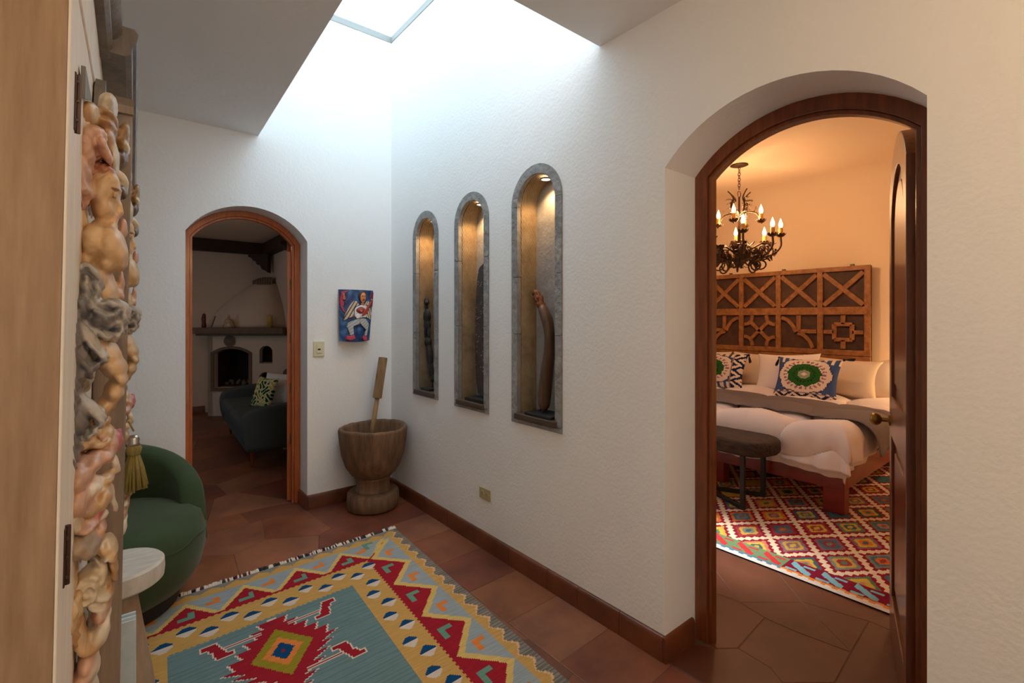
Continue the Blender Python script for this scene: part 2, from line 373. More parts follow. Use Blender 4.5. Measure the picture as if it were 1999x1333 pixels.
# skylight: grey frame and glass on top of the white shaft
sk = thing('window_1', None, None, (1.27, 2.69, 3.8), kind='structure')
obj('glass', box(.70, WX, 1.54, WY, 3.815, 3.823), 'glass', sk)
obj('frame', plate([(.64, 1.48), (WX+.06, 1.48), (WX+.06, WY+.06), (.64, WY+.06)], [[(.79, 1.56), (WX-.006, 1.56), (WX-.006, WY-.006), (.79, WY-.006)]], .05, 'XY', 3.79), 'frame_grey', sk)
obj('glazing_bar', box(.7, WX, 2.66, 2.69, 3.80, 3.84), 'frame_grey', sk)
def side_window(n, a0, a1, z0, z1, at, plane):
    t_ = thing('window_%d' % n, None, None, kind='structure')
    q = [(a0, z0), (a1, z0), (a1, z1), (a0, z1)]; m_ = (a0+a1)/2; mz = (z0+z1)/2; e = .05
    hs = []
    for x0, x1 in ((a0+e, m_-.02), (m_+.02, a1-e)):
        for y0, y1 in ((z0+e, mz-.015), (mz+.015, z1-e)): hs.append([(x0, y0), (x1, y0), (x1, y1), (x0, y1)])
    obj('frame', plate(q, hs, .05, plane, at), 'doorwood', t_)
    obj('pane', plate([(p[0], p[1]) for p in [(a0+.01, z0+.01), (a1-.01, z0+.01), (a1-.01, z1-.01), (a0+.01, z1-.01)]], [], .006, plane, at+.02), 'glass', t_)
side_window(2, 2.7, 3.5, .9, 2.4, 4.80, 'XZ')
t_ = thing('window_5', None, None, (3.5, 2.2, 3.2), kind='structure')  # roof opening added out of view to bring more daylight onto the bed
obj('glass', box(3.06, 3.94, 1.66, 2.74, 3.205, 3.211), 'glass', t_)
obj('frame', plate([(3.04, 1.64), (3.96, 1.64), (3.96, 2.76), (3.04, 2.76)], [[(3.12, 1.72), (3.88, 1.72), (3.88, 2.68), (3.12, 2.68)]], .04, 'XY', 3.19), 'frame_grey', t_)
side_window(4, -.5, .4, 1.0, 2.2, -2.74, 'XZ')  # added window behind the camera, unseen, lifts the hall with cool fill
side_window(3, 5.6, 6.6, 1.0, 2.05, -2.48, 'YZ')

# ------------------------------------------------------------------ floor tiles
TILE_N = 0
def tile(poly, gap=.0022, z=0., th=.012, mi=None):
    """one terracotta tile from a convex-ish floor outline"""
    global TILE_N
    P = [Vector((p[0], p[1])) for p in poly]
    ar = sum(P[i-1].x*P[i].y-P[i].x*P[i-1].y for i in range(len(P)))
    if ar < 0: P.reverse()
    if abs(ar) < .006: return
    n = len(P)
    def inset(g):
        out = []
        for i in range(n):
            a, b, c = P[i-1], P[i], P[(i+1) % n]
            d1 = (b-a); d2 = (c-b)
            if d1.length < 1e-4 or d2.length < 1e-4: out.append(b.copy()); continue
            d1.normalize(); d2.normalize(); n1 = Vector((-d1.y, d1.x)); n2 = Vector((-d2.y, d2.x)); h = n1+n2
            if h.length < .2: h = n1
            h.normalize(); out.append(b+h*(g/max(.45, h.dot(n1))))
        return out
    zz = z+random.uniform(-.0003, .0006)
    b = bmesh.new(); lo = [b.verts.new((p.x, p.y, -th)) for p in inset(gap)]; md = [b.verts.new((p.x, p.y, zz-.0008)) for p in inset(gap)]
    hi = [b.verts.new((p.x, p.y, zz)) for p in inset(gap+.002)]
    for r1, r2 in ((lo, md), (md, hi)):
        for i in range(n): b.faces.new((r1[i], r1[(i+1) % n], r2[(i+1) % n], r2[i]))
    b.faces.new(hi)
    TILE_N += 1
    obj('tile', b, 'tile%d' % (random.randrange(5) if mi is None else mi), fl)
def voronoi(region, seeds):
    def clip(poly, m, d):   # keep side where (p-m).d<0
        out = []
        for i in range(len(poly)):
            a, b = poly[i-1], poly[i]; fa = (a-m)@d; fb = (b-m)@d
            if (fa < 0) != (fb < 0): out.append(a+(b-a)*(fa/(fa-fb)))
            if fb < 0: out.append(b)
        return out
    S = np.array(seeds)
    for i, s in enumerate(S):
        poly = [np.array(p, float) for p in region]
        for j in np.argsort(((S-s)**2).sum(1))[1:14]:
            poly = clip(poly, (s+S[j])/2, S[j]-s)
            if len(poly) < 3: break
        if len(poly) >= 3:
            q = [poly[0]]
            for p in poly[1:]:
                if np.linalg.norm(p-q[-1]) > .03: q.append(p)
            if np.linalg.norm(q[0]-q[-1]) < .03: q.pop()
            if len(q) >= 3: tile(q)
def seeds(x0, x1, y0, y1, pitch):
    out = []; ny = int((y1-y0)/pitch)+1; nx = int((x1-x0)/pitch)+1
    for j in range(ny):
        for i in range(nx):
            x = x0+(i+.5+(j % 2)*.5-.25)*(x1-x0)/nx; y = y0+(j+.5)*(y1-y0)/ny
            out.append((x+random.uniform(-.14, .14)*pitch*1.6, y+random.uniform(-.14, .14)*pitch*1.6))
    return out
ys = [.14, .475, .81, 1.144, 1.468, 1.815, 2.145, 2.49, 2.844, 3.18, 3.50, WY]
for k, (a, b) in enumerate(zip(ys, ys[1:])): tile([(1.442, a-.012), (WX, a+.005), (WX, b+.005), (1.442, b-.012)], mi=[2, 0, 2, 0, 3, 1, 2, 0, 3, 2, 0][k % 11])
voronoi([(-.70, .5), (1.442, .5), (1.442, WY), (-.70, WY)], seeds(-.7, 1.442, .5, WY, .43))
voronoi([(A1[0], WY), (A1[1], WY), (A1[1], WY+T), (A1[0], WY+T)], [(.5, WY+.1), (.93, WY+.14)])
voronoi([(-1.2, WY+T), (1.955, WY+T), (1.955, 8.8), (-1.2, 8.8)], seeds(-1.2, 1.955, WY+T, 8.8, .50))
for p in [[(2.93, 1.197), (2.93, .3), (2.79, .3), (2.79, .719), (2.711, .983)],
          [(2.463, 1.184), (2.711, .983), (2.93, 1.197), (2.93, 1.58), (2.75, 1.56), (2.705, 1.47)],
          [(2.705, 1.47), (2.463, 1.184), (2.466, 1.226), (2.435, 1.323), (2.45, 1.9), (2.93, 1.9), (2.93, 1.58)],
          [(2.463, 1.184), (2.43, 1.046), (2.114, 1.025), (2.04, 1.08), (2.04, 1.5), (2.45, 1.7), (2.435, 1.323)],
          [(2.463, 1.184), (2.711, .983), (2.47, .702), (2.433, .919), (2.43, 1.046)],
          [(2.43, 1.046), (2.433, .919), (2.47, .702), (2.212, .683), (2.05, .815), (2.10, .881), (2.114, 1.025)],
          [(2.711, .983), (2.79, .719), (2.47, .702)],
          [(2.79, .719), (2.79, .3), (2.2, .3), (2.212, .683), (2.47, .702)],
          [(2.04, 1.08), (2.114, 1.025), (2.10, .881), (2.05, .815), (1.80, .72), (1.80, 1.17), (1.99, 1.17)],
          [(2.05, .815), (2.212, .683), (2.2, .3), (2.0, .33), (1.80, .33), (1.80, .72)]]: tile(p, mi=5)
voronoi([(2.93, -.45), (4.3, -.45), (4.3, 4.7), (2.93, 4.7)], seeds(2.93, 4.3, -.45, 4.7, .45))

# ------------------------------------------------------------------ skirting: terracotta pieces with a rounded top
def skirt(root, p0, p1, normal, h=.105, d=.02):
    p0 = Vector((*p0, 0)); p1 = Vector((*p1, 0)); n = Vector((*normal, 0)); t_ = (p1-p0).normalized(); e = .0015
    prof = [(0, 0), (d, 0), (d, h-.018), (d*.8, h-.006), (d*.45, h), (0, h)]
    b = bmesh.new(); R_ = [[b.verts.new(q+n*x+Vector((0, 0, z))) for x, z in prof] for q in (p0+t_*e, p1-t_*e)]
    for i in range(len(prof)): b.faces.new((R_[0][i], R_[0][(i+1) % 6], R_[1][(i+1) % 6], R_[1][i]))
    b.faces.new(R_[0]); b.faces.new(R_[1]); bmesh.ops.recalc_face_normals(b, faces=b.faces[:])
    auto_smooth(obj('skirting_tile', b, 'skirt', root), 50)
r = thing('baseboard_right', None, None, kind='structure')
js = [1.182, 1.411, 1.67, 1.893, 2.22, 2.564, 2.90, 3.23, 3.55, WY]
for a, b in zip(js, js[1:]): skirt(r, (WX, a), (WX, b), (-1, 0))
for a, b in ((-.4, -.1), (-.1, .325)): skirt(r, (WX, a), (WX, b), (-1, 0))
skirt(r, (WX-.02, A2[1]), (WX+.21, A2[1]), (0, -1), d=.018)
r = thing('baseboard_back', None, None, kind='structure')
for a, b in ((1.112, 1.33), (1.33, 1.56), (1.56, WX-.02)): skirt(r, (a, WY), (b, WY), (0, -1))
for a, b in ((-.3, .02), (.02, .341)): skirt(r, (a, WY), (b, WY), (0, -1))
skirt(r, (A1[1], WY-.02), (A1[1], WY+.19), (-1, 0), d=.018)
r = thing('baseboard_living', None, None, kind='structure')
for k in range(7): skirt(r, (-1.2+.32*k, 8.8), (min(1.03, -1.2+.32*(k+1)), 8.8), (0, -1))

# ------------------------------------------------------------------ arched doors
def door_frame(root, wall, outer, width, at, depth, woodm):
    """arched jamb: outline band following the opening; wall 'XZ' or 'YZ'"""
    a0, a1, sp, ap = outer
    o_ = arch_pts(a0+.001, a1-.001, 0, sp, ap-.001, 24)
    i_ = arch_pts(a0+width, a1-width, 0, sp-.01, ap-width, 24)
    ring = o_[1:]+[o_[0], i_[0]]+i_[1:][::-1]
    # closed U shape: outer from bottom right over the arch to bottom left, back along the inner line
    u = o_[1:]+[o_[0]]+[i_[0]]+list(reversed(i_[2:]))[0:0]
    outer_path = o_[1:]+[o_[0]]; inner_path = i_[1:]+[i_[0]]
    loop = outer_path+inner_path[::-1]
    obj('jamb', plate(loop, [], depth, wall, at, bev=.003), woodm, root)
    i2 = arch_pts(a0+width+.016, a1-width-.016, 0, sp-.014, ap-width-.016, 24); in2 = i2[1:]+[i2[0]]
    loop2 = [(x, y) for x, y in inner_path]+in2[::-1]
    obj('stop_moulding', plate(loop2, [], depth*.5, wall, at+depth*.15, bev=.002), woodm, root)
d1 = thing('door_1', None, None, ((A1[0]+A1[1])/2, WY+.19, 0), kind='structure')
door_frame(d1, 'XZ', A1, .042, WY+.185, .07, 'doorwood')
d2 = thing('door_2', None, None, (WX+.23, (A2[0]+A2[1])/2, 0), kind='structure')
door_frame(d2, 'YZ', A2, .058, WX+.235, .085, 'doorwood2')
def leaf(root, hinge, ang, width, sp, ap, woodm, th=.05, knob=True, side=1, hinge_z=(.35, .95, 1.35, 1.8)):
    """leaf built along local +x from the hinge, thickness towards local +y*side"""
    m_ = Matrix.Translation((*hinge, 0)) @ Matrix.Rotation(ang, 4, 'Z')
    def put(name, b, mm, par=root, sm=False):
        b.transform(m_); return obj(name, b, mm, par)
    s = .095; y0 = 0 if side > 0 else -th
    hole1 = arch_pts(s, width-s, 1.10, sp-.13, ap-.12, 20); hole2 = [(s, .20), (width-s, .20), (width-s, .92), (s, .92)]
    o = put('leaf', plate(arch_pts(0, width, .012, sp, ap, 24), [hole1, hole2], th, 'XZ', y0, bev=.004), woodm)
    put('upper_panel', plate(arch_pts(s-.004, width-s+.004, 1.096, sp-.13, ap-.118, 20), [], th*.42, 'XZ', y0+th*.29), woodm, o)
    put('lower_panel', plate([(s-.004, .196), (width-s+.004, .196), (width-s+.004, .924), (s-.004, .924)], [], th*.42, 'XZ', y0+th*.29), woodm, o)
    put('upper_field', plate(arch_pts(s+.06, width-s-.06, 1.16, sp-.17, ap-.18, 20), [], th*.72, 'XZ', y0+th*.14, bev=.006), woodm, o)
    put('lower_field', plate([(s+.06, .26), (width-s-.06, .26), (width-s-.06, .86), (s+.06, .86)], [], th*.72, 'XZ', y0+th*.14, bev=.006), woodm, o)
    for z in hinge_z:
        b = box(-.002, .003, y0+.006, y0+th*.55, z-.04, z+.04)
        join(b, lathe([(.004, -.041), (.004, .041)], 8, (-.002, y0+.004, z)))
        put('hinge', b, 'hinge', o)
    if knob:
        kz = .985
        for q, sg in ((y0+th, 1), (y0, -1)):
            mt = Matrix.Translation((width-.055, q, kz)) @ Matrix.Rotation(-sg*PI/2, 4, 'X')
            b = lathe([(.026, 0), (.026, .006), (.010, .010), (.010, .03), (.022, .038), (.030, .052), (.026, .068), (.012, .076), (0, .077)], 18, mtx=mt)
            kk = put('knob', b, 'brass', o); auto_smooth(kk, 50)
leaf(d2, (2.125, .388), math.radians(16.5), .715, 2.02, 2.19, 'doorwood2', .052, True, 1, (.55, .93, 1.33, 1.72))
leaf(d1, (1.072, 4.082), math.radians(74), .66, 1.98, 2.16, 'doorwood', .042, False, 1, (.5, .9, 1.3, 1.72))
# strike plate on the free jamb
obj('strike_plate', box(WX+.300, WX+.312, 1.118, 1.1245, 1.50, 1.62), 'brass', d2)

# ------------------------------------------------------------------ three lit niches
def niche(i, word):
    cy, w_, ap, bt = NI[i]; fr = .053; r = w_/2; sp = ap-r; ri = r-fr
    t_ = thing('arched_niche', '%s arched stone niche with a tooled grey surround and warm lamp' % word, 'niche', (WX, cy, bt), group='lit arched niches in the white wall')
    x0 = WX-.007; th = .03; g = .0012
    n = 18
    ring = [(cy+r*math.cos(a), sp+r*math.sin(a)) for a in [PI*k/n for k in range(n+1)]]+[(cy+ri*math.cos(a), sp+ri*math.sin(a)) for a in [PI-PI*k/n for k in range(n+1)]]
    obj('arch_stone', plate(ring, [], th, 'YZ', x0, bev=.002), 'stone', t_)
    mid = [1.34, 1.40, 1.36][i]; up = [1.80, 1.84, 1.69][i]
    for (ya, yb) in ((cy-r, cy-ri), (cy+ri, cy+r)):
        for z0, z1 in ((bt+.028, mid), (mid, up), (up, sp)):
            obj('jamb_stone', box(x0, x0+th, ya, yb, z0+g, z1-g, .002, 1), 'stone', t_)
    obj('base_stone', box(x0, x0+th, cy-r, cy+r, bt, bt+.028-g, .002, 1), 'stone', t_)
    # lining (two cheeks and vault) and back
    o_ = arch_pts(cy-ri-.02, cy+ri+.02, bt+.02, sp, sp+ri+.02, 24); i_ = arch_pts(cy-ri, cy+ri, bt+.02, sp, sp+ri, 24)
    loop = (o_[1:]+[o_[0]])+(i_[1:]+[i_[0]])[::-1]
    li = obj('lining', plate(loop, [], .118, 'YZ', WX+.026), 'lining', t_)
    obj('back_panel', plate(arch_pts(cy-ri-.02, cy+ri+.02, bt, sp, sp+ri+.02, 24), [], .03, 'YZ', WX+.144), 'nicheback', t_)
    obj('sill_board', box(WX-.022, WX+.143, cy-ri-.018 if i == 2 else cy-ri-.008, cy+ri+.012, .872, .905, .004, 2), 'sill', t_, label='dark wooden sill board')
    lamp = thing_child('downlight', t_)
    z = sp+ri-.018
    ring_ = tube([(WX+.075+.029*math.cos(a), cy+.029*math.sin(a), z+.002) for a in np.linspace(0, 2*PI, 25)], .005, 6); obj('trim_ring', ring_, 'nicheback', lamp, smooth=True)
    obj('bulb', lathe([(0, 0), (.022, 0), (.022, .006), (0, .006)], 18, (WX+.075, cy, z+.001)), 'downlight', lamp)
    light('niche_spot', 'SPOT', (WX+.075, cy, z-.012), [10, 10, 9][i], (1, .58, .24), .012, (0, 0, 0), spot=math.radians(126), blend=.7)
def thing_child(name, parent):
    o = bpy.data.objects.new(name, None); COL.objects.link(o); o.parent = parent; o.empty_display_size = .02; MW[o.name] = MW[parent.name]; return o
for i, wd in enumerate(['leftmost and smallest looking', 'middle', 'rightmost and largest looking']): niche(i, wd)

# sculptures in the niches
SZ = .905
t_ = thing('carved_figure', 'slim black carved standing figure on a black base in the leftmost niche', 'sculpture', (1.87, 3.27, SZ))
b = box(1.80, 1.925, 3.195, 3.335, SZ, SZ+.018, .003); obj('base', b, 'black', t_)
obj('rod', tube([(1.87, 3.265, SZ+.015), (1.87, 3.262, 1.01)], .004, 6), 'black', t_)
E1 = srgb(52, 47, 45)
fig = [((1.87, 3.36, 1.585), (.022, .022, .034), (0, 0, 0), E1), ((1.862, 3.345, 1.575), (.016, .02, .016), (0, 0, 0), E1),
       ((1.87, 3.355, 1.54), (.012, .012, .02), (0, 0, 0), E1), ((1.87, 3.35, 1.47), (.026, .04, .06), (0, 0, 0), E1),
       ((1.87, 3.345, 1.40), (.024, .036, .05), (0, 0, 0), E1), ((1.868, 3.318, 1.34), (.012, .013, .05), (0, 0, 0), E1), ((1.868, 3.372, 1.34), (.012, .012, .05), (0, 0, 0), E1),
       ((1.87, 3.335, 1.27), (.026, .038, .04), (0, 0, 0), E1), ((1.87, 3.31, 1.17), (.024, .031, .10), (-.16, 0, 0), E1),
       ((1.87, 3.285, 1.05), (.020, .025, .07), (-.16, 0, 0), E1), ((1.87, 3.265, .99), (.016, .019, .03), (0, 0, 0), srgb(96, 66, 46))]
obj('body', sculpt(fig, .005, 3), M['ebony'], t_, smooth=True)
t_ = thing('studded_plank', 'tall dark curved wooden plank studded with pale nails in the middle niche', 'sculpture', (1.865, 2.62, SZ))
obj('base', box(1.80, 1.935, 2.50, 2.72, SZ, SZ+.022, .003), 'black', t_)
obj('rod', tube([(1.865, 2.57, SZ+.02), (1.865, 2.57, 1.02)], .004, 6), 'black', t_)
PL = [(2.64, .955), (2.66, 1.05), (2.67, 1.2), (2.67, 1.4), (2.66, 1.6), (2.635, 1.76), (2.60, 1.80), (2.55, 1.80), (2.545, 1.6), (2.525, 1.42), (2.51, 1.38), (2.51, 1.28), (2.535, 1.25), (2.525, 1.1), (2.53, .96), (2.58, .94)]
plk = obj('plank', plate([(p.x, p.y) for p in spline([(a, b_, 0) for a, b_ in PL+PL[:1]], 4)[:-1]], [], .03, 'YZ', 1.85, bev=.005), 'plank', t_)
bm = bmesh.new()
for k in range(46):
    z = random.uniform(1.1, 1.77); y = random.choice([2.57, 2.60, 2.63, 2.65])+random.uniform(-.008, .008)
    b = bmesh.new(); bmesh.ops.create_icosphere(b, subdivisions=1, radius=.0035); b.transform(Matrix.Translation((1.849, y, z))); join(bm, b)
obj('nail_heads', bm, 'nail', plk, kind='stuff')
t_ = thing('paddle_sculpture', 'curved brown wooden club with cord wrapped head on a black base in the rightmost niche', 'sculpture', (1.87, 2.02, SZ))
obj('base', box(1.79, 1.935, 1.88, 2.09, SZ, SZ+.016, .003), 'black', t_)
obj('rod', tube([(1.86, 2.03, SZ+.014), (1.86, 2.03, 1.0), (1.86, 2.012, 1.18)], .004, 6), 'black', t_)
pp = spline([(1.868, 2.01, .93), (1.868, 2.005, 1.02), (1.868, 1.985, 1.16), (1.868, 1.965, 1.27), (1.868, 1.965, 1.36), (1.868, 1.98, 1.43), (1.868, 2.01, 1.49), (1.868, 2.03, 1.53)], 6)
n = len(pp); R_ = [np.interp(k/(n-1), [0, .04, .15, .4, .55, .75, .9, 1], [.012, .028, .034, .030, .026, .029, .025, .016]) for k in range(n)]
auto_smooth(obj('club', tube(pp, [float(x) for x in R_], 16, flat=1.25), 'paddle', t_), 60)
cop = [((1.868, 2.03+.045*k/6, 1.52+.075*k/6), (.024+.005*math.sin(k*2.1), .027+.004*math.cos(k*1.7), .02), (.4, 0, 0), srgb(150, 84, 40)) for k in range(7)]
hd = obj('head', sculpt(cop, .004, 1, warp=lambda c: .003*np.sin(c[:, 2]*700+c[:, 1]*300)), 'copper', t_, smooth=True, label='cord wrapped club head')
for k in range(16):
    a = random.uniform(0, 6.28); p = Vector((1.868+.026*math.cos(a), 2.05+.026*math.sin(a), 1.56+random.uniform(-.04, .03)))
    if k == 0: bm = bmesh.new()
    tube([p, p+Vector((random.uniform(-.01, .01), random.uniform(-.012, .012), -.02)), p+Vector((random.uniform(-.015, .015), random.uniform(-.02, .02), -.035))], .0018, 4, bm)
obj('loose_cords', bm, 'copper', hd, kind='stuff')

# ------------------------------------------------------------------ switch, outlet
t_ = thing('light_switch', 'cream light switch plate on white wall beside the small arched doorway', 'switch', (1.19, WY, 1.22))
obj('plate', box(1.155, 1.238, WY-.009, WY, 1.158, 1.276, .003), 'ivory', t_)
obj('rocker', box(1.178, 1.214, WY-.014, WY-.007, 1.185, 1.25, .002), 'ivory', t_)
obj('pilot_window', box(1.186, 1.206, WY-.0155, WY-.013, 1.208, 1.220, .001, 1), 'darkslot', t_)
yo, zo = 2.475, .345
t_ = thing('wall_outlet', 'beige double electrical outlet low on the white wall above the skirting', 'outlet', (WX, yo, zo))
obj('plate', box(WX-.008, WX, yo-.058, yo+.058, zo-.036, zo+.036, .003), 'outlet', t_)
for dy in (-.024, .024):
    s_ = obj('socket', lathe([(0, 0), (.017, 0), (.017, .004), (.0, .004)], 18, mtx=Matrix.Translation((WX-.007, yo+dy, zo)) @ Matrix.Rotation(-PI/2, 4, 'Y')), 'outlet', t_)
    b = box(WX-.0118, WX-.0105, yo+dy-.009, yo+dy+.001, zo+.004, zo+.007); box(WX-.0118, WX-.0105, yo+dy-.009, yo+dy+.001, zo-.007, zo-.004, bm=b); box(WX-.0118, WX-.0105, yo+dy+.006, yo+dy+.010, zo-.002, zo+.002, bm=b)
    obj('slots', b, 'darkslot', s_)

# ------------------------------------------------------------------ painted roof tile relief (angel musician)
def relief():
    G = (450, 180, 510, 760)
    def lay(x, y):
        c, h, g = lay0(x, y); e = np.zeros(x.shape, bool)
        for dx, dy in ((6, 0), (-6, 0), (0, 6), (0, -6)): e |= lay0(x+dx, y+dy)[2] > g
        c[e] *= .22; return c, h
    def lay0(x, y):
        c = np.zeros(x.shape+(3,)); h = np.zeros(x.shape); ids = np.zeros(x.shape); cnt = [0]
        nz = .5+.5*np.sin(x*.031+1.7*np.sin(y*.017))*np.sin(y*.023+1.3*np.sin(x*.021)); s1 = np.array(srgb(10, 46, 100)[:3]); s2 = np.array(srgb(60, 120, 176)[:3])
        c[:] = s1+(s2-s1)*nz[..., None]**2
        st = (np.sin(x*.21)*np.sin(y*.17+x*.05)) > .93; c[st] = srgb(150, 170, 190)[:3]
        def P(poly, col, hh):
            m = pip(x, y, poly); cnt[0] += 1; ids[m] = cnt[0]
            c[m] = srgb(*col)[:3]; h[m] = hh; return m
        def EL(cx, cy, rx, ry, col, hh):
            q = ((x-cx)/rx)**2+((y-cy)/ry)**2; m = q < 1; cnt[0] += 1; ids[m] = cnt[0]; c[m] = srgb(*col)[:3]; h[m] = np.maximum(h[m], hh*np.sqrt(1-q[m])+.002); return m
        P([(480, 215), (590, 192), (535, 225), (522, 250), (535, 330), (500, 345), (515, 385), (500, 430), (528, 525), (495, 500), (466, 430), (456, 330)], (186, 62, 84), .006)
        P([(486, 235), (520, 240), (530, 325), (496, 335)], (206, 100, 96), .009)
        for lw in range(2):
            wl = [[(640, 345), (690, 350), (725, 405), (660, 430), (655, 570), (590, 590), (495, 640), (535, 520), (580, 420)], [(850, 345), (895, 350), (880, 405), (810, 405)], ][lw]
            m = P(wl, (206, 190, 170), .007)
            ln = m & (np.sin((x*.75+y*.42)*.16) > .55); c[ln] = srgb(96, 76, 62)[:3]; h[ln] = .004
        m = P([(925, 420), (950, 520), (940, 630), (855, 585), (880, 500)], (200, 184, 164), .007)
        ln = m & (np.sin((x*.8-y*.3)*.2) > .5); c[ln] = srgb(96, 76, 62)[:3]
        EL(775, 275, 66, 84, (44, 34, 30), .008)
        P([(762, 350), (800, 350), (805, 412), (750, 412)], (196, 108, 72), .007)
        EL(783, 292, 47, 76, (214, 130, 82), .012)
        for ex in (765, 803): EL(ex, 272, 10, 5, (30, 22, 20), .013)
        EL(786, 326, 15, 5, (120, 34, 30), .013); P([(781, 272), (788, 272), (792, 308), (780, 308)], (236, 170, 120), .015)
        P([(680, 430), (750, 405), (840, 408), (862, 450), (852, 584), (780, 586), (690, 602), (655, 560), (652, 470)], (214, 214, 222), .009)
        P([(735, 598), (742, 680), (640, 712), (652, 832), (598, 846), (548, 720), (556, 668), (640, 628)], (176, 182, 186), .010)
        P([(735, 598), (835, 600), (912, 690), (882, 862), (832, 852), (858, 768), (780, 702), (742, 660)], (176, 182, 186), .010)
        m = (np.sin(x*.09+y*.13) > .8) & (y > 600) & (h > .009); c[m] = srgb(120, 126, 132)[:3]
        EL(752, 482, 72, 44, (134, 44, 42), .013); EL(752, 490, 22, 16, (220, 120, 96), .015)
        P([(780, 520), (935, 330), (948, 352), (870, 480), (850, 530), (770, 568)], (168, 54, 40), .014)
        P([(925, 205), (962, 205), (962, 420), (935, 470), (938, 330), (900, 310)], (128, 44, 66), .008)
        EL(932, 322, 18, 14, (220, 140, 120), .014)
        P([(655, 560), (700, 520), (750, 545), (735, 590), (690, 605)], (226, 226, 232), .013)
        P([(540, 860), (655, 838), (678, 890), (600, 918), (538, 906)], (190, 60, 88), .012)
        P([(815, 852), (884, 866), (882, 928), (828, 928), (796, 890)], (190, 60, 88), .012)
        return c, h, ids
    nx, ny = 110, 160
    def surf(u, v, extra):
        wd = .282-.036*v; cx = 1.477-.026*v*.5; a = (u-.5)*2
        x = cx+a*wd/2; z = 1.680-.405*v+.012*(1-a*a)*(v-.0)*-1*.8
        y = WY-.012-(.066)*np.cos(a*1.15)-extra*1.5
        return x, y, z
    def fn(u, v):
        _, h = lay(G[0]+u*G[2], G[1]+v*G[3]); return surf(u, v, h)
    me = grid_mesh('tile', nx, ny, fn, lambda u, v: lay(G[0]+u*G[2], G[1]+v*G[3])[0])
    t_ = thing('painted_roof_tile', 'blue curved clay tile with a painted angel playing guitar and a pink moon', 'wall art', (1.47, WY, 1.27))
    obj('painted_face', me, 'painted', t_, smooth=True)
    u = np.linspace(0, 1, 40); b = bmesh.new()
    F_ = []
    for v in (0., 1.):
        x, y, z = surf(u, np.full(40, v), np.zeros(40)); F_.append(([b.verts.new((x[i], y[i]+.001, z[i])) for i in range(40)], [b.verts.new((x[i], y[i]+.012, z[i])) for i in range(40)]))
    for i in range(39):
        b.faces.new((F_[0][1][i], F_[0][1][i+1], F_[1][1][i+1], F_[1][1][i]))
        for k in (0, 1): b.faces.new((F_[k][0][i], F_[k][0][i+1], F_[k][1][i+1], F_[k][1][i]))
    for i in (0, 39): b.faces.new((F_[0][0][i], F_[0][1][i], F_[1][1][i], F_[1][0][i]))
    bmesh.ops.recalc_face_normals(b, faces=b.faces[:]); obj('clay_body', b, 'clay', t_)
relief()

# ------------------------------------------------------------------ mortar and pestle
mc = (1.525, 3.575, 0)
t_ = thing('wooden_mortar', 'large rough wooden mortar bowl on a round foot in the wall corner', 'mortar', mc)
wob = lambda a, z: 1+.012*math.sin(2*a+1)+.002*math.sin(7*a+z*20)
obj('foot', lathe([(0, 0.007), (.185, .007), (.193, .02), (.196, .06), (.192, .12), (.182, .132), (.10, .134)], 40, mc, rfun=wob), 'mortar', t_, smooth=True)
obj('neck', lathe([(.145, .130), (.128, .15), (.123, .19), (.128, .23), (.14, .245)], 32, mc, rfun=wob), 'mortar', t_, smooth=True)
prof = [(.06, .236), (.118, .238), (.165, .27), (.205, .33), (.235, .42), (.250, .52), (.256, .60), (.254, .615), (.245, .622), (.232, .620), (.222, .60), (.215, .52), (.19, .43), (.15, .37), (.08, .34), (0, .335)]
def rimw(a, z): return wob(a, z)*(1+(.005*math.sin(11*a)+.004*math.sin(19*a+2)) * (1 if z > .59 else 0))
me = lathe(prof, 56, mc, rfun=rimw)
for v in me.verts:
    if v.co.z > .6: a = math.atan2(v.co.y-mc[1], v.co.x-mc[0]); v.co.z += .005*math.sin(2*a+.6)+.002*math.sin(7*a)+.0015*math.sin(17*a)
bowl = obj('bowl', me, 'mortar', t_, smooth=True)
p0 = Vector((1.50, 3.60, .42)); p1 = Vector((1.645, 3.655, 1.14)); ax = (p1-p0)
t_ = thing('wooden_pestle', 'pale wooden pestle leaning out of the mortar bowl', 'pestle', p0)
q = p0+ax*.56
obj('shaft', tube([p0, p0+ax*.3, q], [.020, .019, .018], 12), 'pestle', t_, smooth=True)
mt = Matrix.Translation(q) @ ax.to_track_quat('Z', 'Y').to_matrix().to_4x4()
b = box(-.030, .030, -.024, .024, 0, (ax*.44).length, .005, 2)
for v in b.verts: v.co.x *= 1-.12*abs(v.co.z/.3-.4); v.co.x += .012*math.sin(v.co.z*9)
b.transform(mt); obj('grip', b, 'pestle', t_, label='squared grip block of the pestle')

